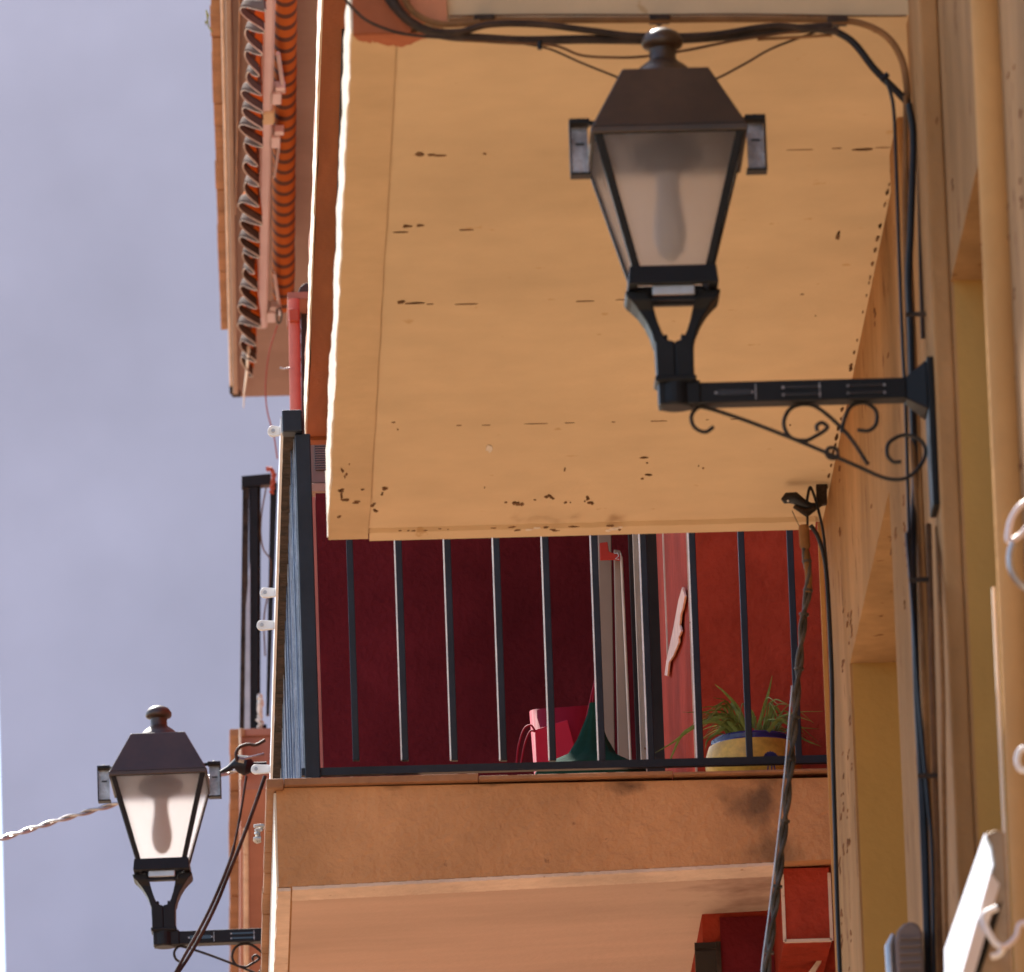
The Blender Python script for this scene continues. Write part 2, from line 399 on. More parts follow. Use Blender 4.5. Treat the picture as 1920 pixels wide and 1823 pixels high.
# joints across the underside and the flaking marks
fl = MB()
def blob(px, py, wpx, hpx, H, dz=-.0025, mbx=None, nn=9):
    c = PZ(px, py, H); sx = wpx/2/880*1.0; sy = hpx/2/235.
    A = []
    for i in range(nn):
        a = 2*math.pi*i/nn; r = random.uniform(.45, 1.1)
        A.append((c.x+math.cos(a)*sx*r, c.y+math.sin(a)*sy*r, c.z+dz))
    (mbx or fl).prism(A, (0, 0, .0015))
marks = [(790,288,26,8),(815,291,40,4),(905,288,14,3),(765,424,20,6),(790,423,26,4),(750,563,16,10),(770,568,40,3),(1610,280,50,5),(1570,445,10,16),(1573,436,8,10),
 (738,790,14,4),(745,804,6,4),(640,872,10,12),(648,882,8,10),(640,912,18,10),(646,926,22,10),(672,932,36,5),(638,920,8,14),(679,908,14,4),(722,918,18,9),(717,926,8,8),(700,946,12,10),(702,956,14,8),
 (910,912,6,5),(968,944,20,12),(975,948,14,12),(950,942,10,5),(1000,936,14,4),(1028,931,18,8),(1035,933,10,8),(1058,940,10,6),(1070,942,8,4),(1105,932,14,10),(1110,940,14,10),(1098,938,8,6),
 (750,985,12,4),(765,986,10,4),(778,985,16,3),(795,985,10,3),(825,983,14,4),(838,983,10,4),(920,981,20,3),(960,979,24,3),(970,986,16,5),(1020,980,20,6),(1035,985,22,5),(1075,979,22,5),(1145,975,26,6),(1160,984,16,5),
 (1208,858,30,4),(1212,868,8,4),(1214,890,20,5),(1205,896,10,4),(1310,872,6,6),(1320,878,10,3),(1060,878,5,12),(1530,592,8,3),(635,968,8,8),(637,990,8,8),(680,1000,8,4),(655,860,6,4),
 (1480,796,8,3),(1620,640,8,5),(1645,60,16,8),(1560,40,22,4)]
for px, py, w_, h_ in marks:
    if py > 958: py -= 9
    if px < 700 and py > 966: continue
    onb = px < 700 and py > 300
    dz = -.0142 if onb else -.0025
    if py > 963: dz = -.026
    for q in range(2 if w_*h_ > 60 else 1):
        blob(px+jit(w_*.25), py+jit(h_*.3), w_*random.uniform(.5, .9), h_*random.uniform(.5, .9), H1, dz)
for py, a, b_ in ((290, 745, 1640), (425, 735, 1590), (563, 728, 1580), (792, 708, 1560)):   # board joints, broken hairlines
    x = a
    while x < b_:
        l_ = random.uniform(8, 60)
        if random.random() < .45: blob(x+l_/2, py+jit(1)-(x-1100)*.026, l_, 1.6, H1, -.0012, nn=6)
        x += l_+random.uniform(5, 60)
x = 0
for i in range(60):                                # crumbling line where the underside meets the wall
    y = random.uniform(SY0, SY1-.3); s_ = random.uniform(.002, .006)
    fl.prism([(W-.004-jit(.006)-s_*random.random(), y+s_*3*math.sin(t)*random.random(), H1+CAMZ-.003) if False else
              (W-.006-s_*.6+s_*math.cos(t)*random.uniform(.5, 1), y+s_*4*math.sin(t), H1+CAMZ-.003) for t in (0, 1.2, 2.3, 3.4, 4.6, 5.5)], (0, 0, .0015))
fl.build('flaking_marks', 'flake_dark', ob, kind='stuff')
wf_ = MB(); random.seed(31)
def wblob(px, py, wp, hp):
    c = PX(px, py, W-.0022); sy = wp/2/50; sz = hp/2/790; nn = 9; A = []
    for i in range(nn):
        a = 2*math.pi*i/nn; r = random.uniform(.35, 1.1); A.append((c.x, c.y+math.cos(a)*sy*r, c.z+math.sin(a)*sz*r))
    wf_.prism(A, (.0015, 0, 0))
for cx_, y0_, y1_, n_b, sx_ in ((1577, 880, 1820, 16, 4), (1592, 1000, 1820, 12, 5), (1697, 860, 1250, 6, 4), (1650, 520, 1080, 5, 30), (1781, 60, 1823, 6, 5), (1905, 20, 1700, 16, 9), (1889, 100, 1500, 14, 5)):
    for i in range(n_b):
        y_ = random.uniform(y0_, y1_)
        if 1200 < y_ < 1830 and cx_ in (1625,): continue
        if 1898 > cx_ > 1885 and y_ > 1500: continue
        
        x_ = cx_+jit(sx_)
        for q in range(random.choice((1, 2, 3, 4))): wblob(x_+jit(1.5), y_+jit(16), random.uniform(1, 3.5), random.uniform(2, 11))
wf_.build('flaking_marks', 'flake_rust', ob, kind='stuff')
fp = MB()
for px, py, w_, h_ in ((990, 982, 26, 5), (1005, 979, 18, 4), (1150, 981, 26, 8), (1140, 984, 14, 5), (917, 841, 14, 18), (1162, 978, 14, 5)):
    blob(px, py-(9 if py > 958 else 0), w_, h_, H1, -.028 if py > 960 else -.002, fp)
fp.build('bare_patches', 'flake_pale', ob, kind='stuff')
# upper floors, out of frame, added to shade the wall
ub = MB(); ub.box(SX0, W, 16, SY1, H1+CAMZ+3.0, H1+CAMZ+3.2); ub.build('balcony_slab', 'ochre_soffit', ob)
ub = MB(); ub.box(W-.9, W+6.5, 7.5, SY1+.3, 15, 15.2); ub.build('roof', 'terracotta', ob)  # unseen eaves added to shade the wall
gp = MB(); gp.box(W-.02, W, Yw(1575, 1300)-.03, Yw(1575, 1300)+.02, 0, 8.0)

# ============================================================ RED BUILDING
rb = thing('red_building', 'dark red house with an ochre faced balcony, tiled slab edge and recessed loggia', 'building', (1.5, 32, 0))
YR = 29.85; XR = PY(1300, 1300, YR).x
wl = MB()
wl.box(XR, W+3, YR, 40, 0, lowB+CAMZ); 
ydo0 = Yw(1240, 1250, XR); ydo1 = 34
wl.box(XR, W+3, YR, ydo0, lowB+CAMZ, 9.44+CAMZ)
wl.box(XR+.9, W+3, ydo0, 40, lowB+CAMZ, 9.44+CAMZ)
wl.box(XR, W+3, 34.15, 40, lowB+CAMZ, 9.44+CAMZ)
wl.box(XR, W+3, YR, 40, 9.44+CAMZ, 16)
wl.box(1.95, W+3, SY1+.003, YR, 0, 16)
wl.build('wall', 'red_wall', rb)
# loggia end partition, the sunlight on its street side put into the pink colour
zp = PY(600, 925, 34).z; xp = PY(600, 1200, 34).x
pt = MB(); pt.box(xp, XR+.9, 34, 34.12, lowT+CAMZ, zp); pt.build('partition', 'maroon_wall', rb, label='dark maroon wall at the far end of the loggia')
MB().box(xp-.022, xp-.001, 34.02, 36.4, lowB+CAMZ-.2, zp-.005).build('sunlit_side', 'pink_wall', rb)
pq = MB()
for X, Y in ((xp-.032, 34.4), (xp-.034, 35.1)): pq.tube([(X, Y, lowB+CAMZ-.2), (X, Y, zp)], .010, 8)
pq.build('conduit', 'pink_wall', rb, smooth=True)
# cream corner beads
cb = MB(); 
ycl = Yw(1252, 1200, XR)
cb.box(XR-.004, XR+.004, ycl-.008, ycl+.008, PX(1252, 1280, XR).z, 9.3+CAMZ-.5)
cb.build('corner_bead', 'cream_trim', rb); cb = MB(); cb.box(XR-.003, XR+.003, YR-.003, YR+.006, lowT+CAMZ, 9.3+CAMZ)
cb.build('corner_bead', 'cream_trim', rb)
MB().box(XR+.86, XR+.895, ydo0+.02, 33.98, lowT+CAMZ, 9.2+CAMZ).build('door', 'dark_glass', rb)
p_ = PY(1198, 1200, 33.3)
MB().box(p_.x-.008, p_.x+.008, 33.25, 33.3, lowT+CAMZ, 9.3+CAMZ).build('door_frame', 'cream_trim', rb)
p_ = PY(1192, 1200, 33.4); q_ = PY(1226, 1200, 33.4)
MB().box(p_.x, XR+.86, 33.6, 33.66, lowT+CAMZ, 9.3+CAMZ).build('door', 'dark_shutter', rb)
# balcony slab
bs = MB(); 
fx = PY(520, 1560, lowY).x                         # street face of the slab, inset under the tiles
nf = MB().hexa([(fx, lowY, 6.688+CAMZ), (1.949, lowY, 6.726+CAMZ), (1.949, 34.2, 6.726+CAMZ), (fx, 34.2, 6.688+CAMZ),
  (fx, lowY, lowT+CAMZ-.018), (1.949, lowY, lowT+CAMZ-.030), (1.949, 34.2, lowT+CAMZ-.030), (fx, 34.2, lowT+CAMZ-.018)])
nf.build('balcony_slab', 'slab_face', rb)
sf = MB(); 
sf.hexa([(fx+.035, lowY+.128, 6.680+CAMZ), (1.70, lowY+.128, 6.716+CAMZ), (1.70, 34.1, 6.716+CAMZ), (fx+.035, 34.1, 6.680+CAMZ), (fx+.035, lowY+.128, 6.687+CAMZ), (1.70, lowY+.128, 6.7205+CAMZ), (1.70, 34.1, 6.7205+CAMZ), (fx+.035, 34.1, 6.687+CAMZ)])
sf.build('balcony_soffit', 'pale_soffit', rb)
tr = rough_bar(MB(), fx-.004, fx+.030, lowY+.002, 34.15, 6.678+CAMZ, 6.6865+CAMZ, 90, .003)
n_ = 30                                             # drip bead across the near edge of the slab
for i in range(n_):
    x0 = fx+.034+(1.70-fx-.034)*i/n_; x1 = fx+.034+(1.70-fx-.034)*(i+1)/n_
    zz_ = 6.679+CAMZ+.038*(x0-fx)/(1.949-fx); tr.box(x0, x1, lowY-.001, lowY+.125, zz_, zz_+.0085)
tr.build('drip_trim', 'cream_trim', rb)
MB().box(fx-.006, fx-.0005, lowY+.003, 34.0, 6.69+CAMZ, lowT+CAMZ-.03).build('slab_render', 'edge_cream', rb)
tl = MB(); y = lowY-.03; k = 0
xo = PZ(498, 1465, lowT).x
while y < 34.2:
    l_ = .245; j = jit(.002)
    tl.box(xo+j, fx+.02, y+.003, y+l_-.003, lowT+CAMZ-.024+jit(.0015), lowT+CAMZ+jit(.0015)); y += l_
tl.build('edge_tiles', 'terracotta', rb, bevel=.004)
tn = MB(); x = fx+.02
while x < 1.94:
    x2 = min(x+.5, 1.948); tn.box(x+.0006, x2-.0006, lowY-.022+jit(.001), lowY+.3, lowT+CAMZ-.017+jit(.001), lowT+CAMZ+jit(.002)-.008*(x-fx)); x = x2
tn.build('edge_tiles', 'terracotta', rb, bevel=.004)
# beam under the slab by the wall, window below
bm_ = MB(); a = PY(1468, 1680, lowY+.06); b_ = PY(1556, 1680, lowY+.06)
zb0 = PY(1500, 1765, lowY+.06).z
bm_.box(a.x, b_.x, lowY+.06, YR-.002, zb0, 6.715+CAMZ); bm_.build('beam', 'red_wall', rb)
be = MB()
for X in (a.x, b_.x): be.box(X-.004, X+.004, lowY+.056, lowY+.066, zb0, 6.70+CAMZ)
be.box(a.x, b_.x, lowY+.056, lowY+.066, zb0-.003, zb0+.005)
be.build('corner_bead', 'cream_trim', rb)
wn = MB(); c0 = PY(1302, 1768, YR-.01); c1 = PY(1342, 1768, YR-.01)
wn.box(c0.x, c1.x, YR-.012, YR-.002, c0.z-.6, c0.z); wf = wn.build('window', 'dark_glass', rb)
wf2 = MB(); wf2.box(c1.x, c1.x+.012, YR-.02, YR-.002, c0.z-.6, c0.z); wf2.box(c0.x, c1.x, YR-.016, YR-.012, c0.z-.022, c0.z-.016)
wf2.build('frame', 'worn_iron', wf)
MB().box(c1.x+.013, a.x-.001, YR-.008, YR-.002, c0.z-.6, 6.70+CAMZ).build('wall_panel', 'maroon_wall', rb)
# white strip running down from the beam
d0 = PY(1561, 1762, lowY+.3); d1 = PY(1520, 1823, lowY+.3)
MB().prism([d0, PY(1558, 1772, lowY+.3), PY(1512, 1850, lowY+.3), PY(1496, 1850, lowY+.3)], (0, .03, 0)).build('sill_edge', 'edge_cream', rb)
# upper slab, seen as the brown strip
US = 9.44+CAMZ
us = rough_bar(MB(), .628, 1.7, 29.05, 35.14, US, US+.22, 60, .003); us.build('balcony_slab', 'brown_soffit', rb, label='rust brown underside of the upper balcony')
rough_bar(MB(), .623, .6275, 29.05, 35.16, US-.003, US+.13, 160, .002).build('slab_edge', 'edge_cream', rb)
MB().box(.632, .90, 35.10, 35.155, US-.012, US-.001).build('slab_lip', 'brown_soffit', rb)
e0, e1 = PZ(641, 60, 9.43), PZ(621, 760, 9.43)
MB().prism([(e0.x, e0.y, US-.03), (e1.x, 35.06, US-.03), (1.7, 35.06, US-.03), (1.7, e0.y, US-.03)], (0, 0, .028)).build('shade_panel', 'dark_shutter', rb)  # dark panel put in as the shade along the brown underside

# ------------------------------------------------------------ railings
def railing(label, X, Y0, Y1, zt, zb, xs, yside, xend, step, rail_m='navy_iron'):
    t = thing('balcony_railing', label, 'railing', (X, Y0, zb))
    tw = .024
    MB().box(X-.002, X+.045, Y0, Y1, zt-.05, zt-.006).build('top_rail', 'worn_iron', t)
    MB().box(X-.006, X+.050, Y0, Y1, zt-.006, zt).build('rail_cap', rail_m, t)
    MB().box(X-.008, X-.0025, Y0+.02, Y1, zt-.05, zt-.007).build('rail_side', 'white_paint', t)
    MB().box(X+.008, X+.040, Y0+.05, Y1, zb-.012, zb+.012).build('bottom_rail', rail_m, t)
    return t
XF = PZ(536, 765, railH).x-.01
zt = railH+CAMZ
zbr = PY(1000, 1440, lowY+.05).z
rl = thing('balcony_railing', 'dark blue iron railing round the red house balcony, pots behind its bars', 'railing', (XF, lowY, lowT+CAMZ))
MB().box(XF, XF+.052, lowY+.0, lowY+.055, zt-.055, zt+.004).build('post_cap', 'navy_iron', rl, bevel=.004)
MB().box(XF+.032, XF+.072, lowY+.02, lowY+.055, lowT+CAMZ-.0, zt-.056).build('corner_post', 'navy_iron', rl, bevel=.003)
rough_bar(MB(), XF+.004, XF+.054, lowY+.06, 33.98, zt-.040, zt-.003, 120, .002).build('top_rail', 'worn_iron', rl)
MB().box(XF-.004, XF+.003, lowY+.057, 33.98, zt-.042, zt).build('rail_cap', 'white_paint', rl, label='white strip standing in for sun on the outer edge of the handrail')  # white strip stands in for sun on the handrail's street side
MB().box(XF+.030, XF+.056, lowY+.06, 33.98, zbr-.010, zbr+.010).build('bottom_rail', 'navy_iron', rl)
y = lowY+.15
while y < 33.95:
    MB().box(XF+.034, XF+.052, y-.009, y+.009, zbr+.0105, zt-.041).build('baluster', 'navy_iron', rl, bevel=.003); y += .105
for mn, k0 in (('streak_pale', 0), ('streak_blue', 1)):  # slats added to draw pale and blue streaks of light along the bars
    ss = MB(); random.seed(5+k0)
    for i in range(50):
        y = lowY+.12+(i+.5*k0)*.094+jit(.03); x = XF+.027+jit(.004); ss.box(x, x+.003, y-random.uniform(.002, .012), y+.004, lowT+CAMZ+.002, zt-.042)
    ss.build('streak_slats', mn, rl)
MB().box(PY(634, 800, lowY).x, 1.948, lowY+.03, lowY+.05, zt-.04, zt-.005).build('top_rail', 'navy_iron', rl)
pa0 = PY(565, 1448, lowY+.04); pa1 = PY(1555, 1424, lowY+.04); pa1.z += (1.948-pa1.x)*.0
MB().hexa([(pa0.x, lowY+.03, pa0.z-.012), (1.948, lowY+.03, pa1.z-.010), (1.948, lowY+.05, pa1.z-.010), (pa0.x, lowY+.05, pa0.z-.012),
           (pa0.x, lowY+.03, pa0.z+.008), (1.948, lowY+.03, pa1.z+.010), (1.948, lowY+.05, pa1.z+.010), (pa0.x, lowY+.05, pa0.z+.008)]).build('bottom_rail', 'navy_iron', rl)
for i in range(10):
    px = 668+i*91.8; q = PY(px, 1430, lowY+.04); px2 = 655+i*92.2; q2 = PY(px2, 1005, lowY+.04); x = (q.x+q2.x)/2
    bo = MB().box(x-.0085, x+.0085, lowY+.0315, lowY+.0485, q.z+.004, zt-.041).build('baluster', 'navy_iron', rl, bevel=.002)
    if 0 < i < 8: MB().box(x-.0116, x-.0086, lowY+.033, lowY+.047, q.z+.006, zt-.05).build('edge_glint', 'glint_pale', bo)  # pale strips painted as bright light along the bars' left edges
for y in (30.6, 32.3):                             # feet of the front railing
    MB().box(XF+.034, XF+.052, y, y+.02, lowT+CAMZ, zbr-.0105).build('foot', 'navy_iron', rl)

# white clothesline pulleys on the handrail
def pulley(px, py, H, label, Xo=0):
    p = PZ(px, py, H); t = thing('clothesline_pulley', label, 'pulley', tuple(p), 'white clothesline pulleys on the railing')
    X, Y, Z = p; a = MB()
    n = 20; r = .0145; xe = XF-.004+Xo
    A = [(X+r*math.cos(a_), Y, Z+r*math.sin(a_)) for a_ in [math.pi/2+math.pi*i/n for i in range(n+1)]]
    A += [(xe, Y, Z-r*.8), (xe, Y, Z+r*.8)] if xe > X else []
    a.prism(A, (0, .012, 0)); a.build('bracket', 'white_plastic', t, bevel=.002)
    b = MB(); n = 16
    b.prism([(X+.005*math.cos(2*math.pi*i/n), Y-.004, Z+.005*math.sin(2*math.pi*i/n)) for i in range(n)], (0, .006, 0)); b.build('pin', 'grey_metal', t)
pulley(512, 808, railH-.02, 'white pulley on the handrail just under the awning, topmost of the four')
pulley(497, 1111, railH-.02, 'upper of the two white pulleys close together on the handrail')
pulley(491, 1172, railH-.02, 'lower of the two white pulleys close together on the handrail')
pulley(480, 1442, railH-.02, 'white pulley low on the handrail beside the black cable connector')
cl = MB(); P = spline([PY(x, y, 44.9) for x, y in ((520, 610), (505, 660), (498, 720), (501, 770), (513, 815), (520, 860))], 8)
single('clothesline', cl.tube(P, .0028, 6), 'cable_red', 'thin red cord hanging from the awning bracket past the top pulley', 'cord', smooth=True)

# ============================================================ things on the red balcony
# beige shutter boards leaning at the end of the loggia
sb = thing('folded_shutter', 'two tall beige boards with a red tag leaning behind the railing', 'shutter', tuple(PY(1150, 1440, 33)))
def board(pts, Y, d, name, m): MB().prism([PY(x, y, Y) for x, y in pts], (0, d, 0)).build(name, m, sb, bevel=.003)
board([(1121, 985), (1146, 985), (1154, 1470), (1128, 1470)], 33.0, .03, 'board', 'beige_panel')
board([(1151, 1030), (1163, 1032), (1168, 1045), (1186, 1470), (1160, 1470)], 32.95, .03, 'board', 'beige_panel')
board([(1163, 1034), (1168, 1046), (1187, 1470), (1183, 1470)], 32.9, .04, 'board_edge', 'cream_trim')
board([(1124, 1018), (1139, 1016), (1142, 1034), (1152, 1038), (1163, 1040), (1163, 1052), (1152, 1050), (1125, 1051)], 32.9, .004, 'tag', 'red_tag')
MB().tube([PY(1152, 1038, 32.89), PY(1158, 1037, 32.89), PY(1160, 1043, 32.89), PY(1154, 1048, 32.89), PY(1161, 1049, 32.89)], .0015, 5).build('tag_mark', 'white_paint', sb)
# magenta tub bag
bk = thing('tote_bag', 'magenta plastic tote bag with looped handles on the balcony floor', 'bag', (PY(1040, 1440, 31).x, 31, lowT+CAMZ))
zf = lowT+CAMZ; zr = PY(1040, 1335, 31).z; cx = PY(1050, 1340, 31).x
n = 28; A = [(cx+.083*math.cos(2*math.pi*i/n), 31+.075*math.sin(2*math.pi*i/n), zr+.006*math.cos(4*math.pi*i/n)+.004*math.cos(2*math.pi*i/n)) for i in range(n)]
B = [(cx+.06*math.cos(2*math.pi*i/n), 31+.055*math.sin(2*math.pi*i/n), zf) for i in range(n)]
t_ = MB(); t_.add(A+B, [(i, (i+1) % n, n+(i+1) % n, n+i) for i in range(n)]+[tuple(range(2*n-1, n-1, -1))]); ob_ = t_.build('body', 'magenta_plastic', bk, smooth=True)
sm = ob_.modifiers.new('s', 'SOLIDIFY'); sm.thickness = .004
MB().prism([PY(x, y, 30.9) for x, y in ((1003, 1368), (1064, 1349), (1078, 1402), (1050, 1470), (1008, 1470))], (0, .012, 0)).build('front_panel', 'pink_plastic', bk, bevel=.003)
for pts in (((968, 1435), (972, 1400), (982, 1368), (995, 1360), (1003, 1370)), ((976, 1435), (984, 1395), (994, 1372), (1004, 1372)), ((1099, 1350), (1106, 1318), (1116, 1275), (1118, 1262), (1114, 1290), (1109, 1330))):
    MB().tube(spline([PY(x, y, 30.88) for x, y in pts], 8), .0028, 6).build('handle', 'magenta_plastic', bk, smooth=True)
# green cloth cover
gc = MB(); top = PY(1112, 1318, 30.55); n = 48; rings = []
zfl = lowT+CAMZ
for k, (f_, rr) in enumerate(((0, .008), (.06, .012), (.11, .020), (.2, .035), (.29, .058), (.37, .13), (1, .2))):
    z = top.z+(zfl-top.z)*f_
    rings.append([(top.x+(rr*(1+.10*math.sin(i*2*math.pi*7/n+f_*3))+.004*f_*math.sin(i*2*math.pi*13/n))*math.cos(2*math.pi*i/n)*(1.0 if math.cos(2*math.pi*i/n) > 0 else 1.15)-.02*f_, 30.55+(rr+.01*math.sin(i*1.3)*f_)*.8*math.sin(2*math.pi*i/n), z) for i in range(n)])
vs = [v for r in rings for v in r]; fs = [(k*n+i, k*n+(i+1) % n, (k+1)*n+(i+1) % n, (k+1)*n+i) for k in range(6) for i in range(n)]+[tuple(range(n)), tuple(6*n+i for i in range(n-1, -1, -1))]
gc.add(vs, fs); single('cloth_cover', gc, 'green_cloth', 'dark green draped cloth cover behind the railing beside the magenta bag', 'cover', smooth=True)
# flower pot
py_ = 29.62; pc = PY(1412, 1400, py_); zrim = PY(1412, 1377, py_).z-.014; pot = thing('flower_pot', 'glazed yellow flower pot with a dark blue rim behind the railing', 'flower pot', (pc.x, py_, lowT+CAMZ))
hb = zrim-lowT-CAMZ
MB().lathe([(.07, 0), (.10, .02), (.125, hb*.45), (.128, hb*.62), (.116, hb*.86), (.106, hb-.038), (.09, hb-.036), (.06, hb-.05)], (pc.x, py_, lowT+CAMZ), 48).build('body', 'pot_yellow', pot, smooth=True)
MB().lathe([(.102, hb-.037), (.112, hb-.034), (.116, hb-.024), (.109, hb-.016), (.110, hb-.006), (.103, hb), (.094, hb-.004), (.090, hb-.03)], (pc.x, py_, lowT+CAMZ), 48).build('rim', 'pot_blue', pot, smooth=True)
fm = MB(); mx = PY(1445, 1425, py_-.127)
for i in range(7):
    a = math.radians(-70+i*23); r = .008
    c = Vector((mx.x+.016*math.sin(a), py_-.1255, mx.z+.016*math.cos(a)))
    fm.prism([c+Vector((r*.6*math.cos(t), 0, r*math.sin(t))) for t in [k*math.pi/4 for k in range(8)]], (0, .004, 0))
for dx in (-.01, .002, .012): fm.prism([(mx.x+dx-.002, py_-.1285, mx.z-.035), (mx.x+dx+.002, py_-.1285, mx.z-.035), (mx.x+dx*.5+.001, py_-.1285, mx.z), (mx.x+dx*.5-.001, py_-.1285, mx.z)], (0, .003, 0))
fm.build('flower_motif', 'pot_blue', pot)
# grassy plant
pl = thing('potted_plant', 'spidery green plant with long arching blades growing in the yellow pot', 'plant', (pc.x, py_, zrim))
lv = MB()
def blade(P, wd):
    P = spline(P, 6); N = len(P); vs = []
    for i, p in enumerate(P):
        t = (P[min(i+1, N-1)]-P[max(i-1, 0)]).normalized(); sd_ = t.cross(Vector((0.2, 1, 0.1))).normalized()
        ww = wd*(1-(i/(N-1))**2)*.5+.0004
        vs += [p-sd_*ww, p+Vector((0, -.0008, 0)), p+sd_*ww]
    lv.add(vs, [(i*3+j, i*3+j+1, (i+1)*3+j+1, (i+1)*3+j) for i in range(N-1) for j in (0, 1)])
seen = [((1385, 1375), (1352, 1345), (1300, 1365), (1262, 1392), (1228, 1412)), ((1380, 1375), (1340, 1352), (1285, 1372), (1262, 1412), (1250, 1445)), ((1400, 1370), (1385, 1330), (1360, 1300), (1340, 1283)),
        ((1395, 1370), (1380, 1345), (1340, 1340), (1318, 1355)), ((1420, 1370), (1432, 1330), (1442, 1295), (1448, 1266)), ((1400, 1372), (1372, 1360), (1330, 1385), (1322, 1405)), ((1430, 1372), (1445, 1340), (1452, 1325), (1470, 1350)),
        ((1440, 1372), (1460, 1350), (1480, 1360), (1505, 1385), (1540, 1400)), ((1400, 1368), (1385, 1340), (1371, 1318), (1378, 1330)), ((1410, 1365), (1412, 1340), (1400, 1322)), ((1400, 1370), (1375, 1390), (1362, 1425)), ((1385, 1378), (1362, 1400), (1353, 1436))]
for s_ in seen:
    yo = py_+random.uniform(-.13, .0); blade([PY(x, y, yo+jit(.01)) for x, y in s_], .0095)
for i in range(90):
    a = random.uniform(0, 2*math.pi); rr = random.uniform(.03, .16); h = random.uniform(.03, .10)
    b0 = Vector((pc.x+.05*math.cos(a), py_+.05*math.sin(a), zrim-.01)); 
    blade([b0, b0+Vector((rr*.4*math.cos(a), rr*.4*math.sin(a), h)), b0+Vector((rr*math.cos(a), rr*math.sin(a), h*random.uniform(.2, 1.1)))], random.uniform(.002, .0055))
lv.build('leaves', 'leaf_green', pl, kind='stuff')
# patch of sunlight on the red jamb, made as a thin peach plate
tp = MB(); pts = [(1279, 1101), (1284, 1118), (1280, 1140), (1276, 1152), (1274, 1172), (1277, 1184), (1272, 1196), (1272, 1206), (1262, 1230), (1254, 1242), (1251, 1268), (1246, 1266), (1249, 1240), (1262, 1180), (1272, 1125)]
single('sun_patch', tp.prism([PX(x, y, XR-.012) for x, y in pts], (.005, 0, 0)), 'sun_peach', 'slanting pale peach plate standing in for a patch of sunlight on the red jamb', 'light patch')

# ============================================================ SALMON BUILDING (beyond)
sbd = thing('salmon_building', 'salmon building beyond with tiled balconies stacked above each other', 'building', (1.5, 45, 0))
MB().box(.88, 6, 40.01, 43, 0, 11.5+CAMZ).build('wall', 'salmon_wall', sbd)
MB().box(1.15, 6, 43, 74, 0, 17).build('wall', 'salmon_wall', sbd)
HB = 13.4
def edge(x0, y0, x1, y1, H):                       # the two ends of a slab edge on its plane
    return PZ(x0, y0, H), PZ(x1, y1, H)
def slabpoly(A, B, xr, z0, z1, off0=0): 
    return [(A.x+off0, A.y, z0), (B.x+off0, B.y, z0), (xr, B.y, z0), (xr, A.y, z0)]
A, B = PZ(418, -60, HB), PZ(437, 745, HB)
m_ = MB(); m_.prism(slabpoly(A, B, 1.6, HB+CAMZ, 0), (0, 0, .22)); m_.build('balcony_slab', 'salmon_soffit', sbd, label='salmon underside of the balcony above the awning')
def tiles_along(A, B, x_in, w_, z0, th, l_=.30, m='terracotta'):
    t = MB(); D = Vector((B.x-A.x, B.y-A.y, 0)); n = int(D.length/l_); D /= n; u = D.normalized(); q = Vector((u.y, -u.x, 0))
    for i in range(n):
        a = Vector((A.x, A.y, z0+jit(.004)))+D*i+u*.004+q*jit(.003); b = a+D-u*.008
        t.prism([a, b, b+q*w_, a+q*w_], (0, 0, th))
    t.build('edge_tiles', m, sbd, bevel=.004)
tiles_along(PZ(392, -60, HB+.16), PZ(414, 620, HB+.16), 0, .045, HB+CAMZ+.16, .04)
def strip(name, p0, p1, wpx, H, th, m):
    A = PZ(*p0, H); B = PZ(*p1, H); w0 = wpx/474.
    MB().prism([A, B, B+Vector((w0, 0, 0)), A+Vector((w0, 0, 0))], (0, 0, th)).build(name, m, sbd, bevel=.004)
strip('cornice', (412, -60), (431, 740), 6, HB+.01, .14, 'cream_trim')
strip('gutter', (421, -60), (437, 740), 11, HB-.03, .05, 'beige_panel')
strip('slab_lip', (430, 738), (436, 746), 18, HB-.02, .05, 'worn_iron')
strip('dotted_edging', (449, -40), (441, 405), 3, HB-.06, .02, 'terracotta')
# lower balcony of that building
HC = 10.81
A, B = PZ(448, 1383, HC-.03), PZ(448, 1900, HC-.03)
m_ = MB(); m_.prism([(A.x, A.y, HC+CAMZ-.24), (B.x, B.y, HC+CAMZ-.24), (1.6, B.y, HC+CAMZ-.24), (1.6, A.y, HC+CAMZ-.24)], (0, 0, .21)); m_.build('balcony_slab', 'salmon_wall', sbd)
tiles_along(PZ(430, 1380, HC-.03), PZ(430, 1950, HC-.03), 0, .06, HC+CAMZ-.03, .03)
MB().box(.46, 1.3, A.y-.02, A.y+.3, HC+CAMZ-.028, HC+CAMZ).build('edge_tiles', 'salmon_wall', sbd, bevel=.003)
strip('drip_trim', (456, 1560), (458, 1900), 10, HC-.26, .02, 'cream_trim')
strip('slab_render', (450, 1440), (452, 1900), 4, HC-.2, .16, 'edge_cream')
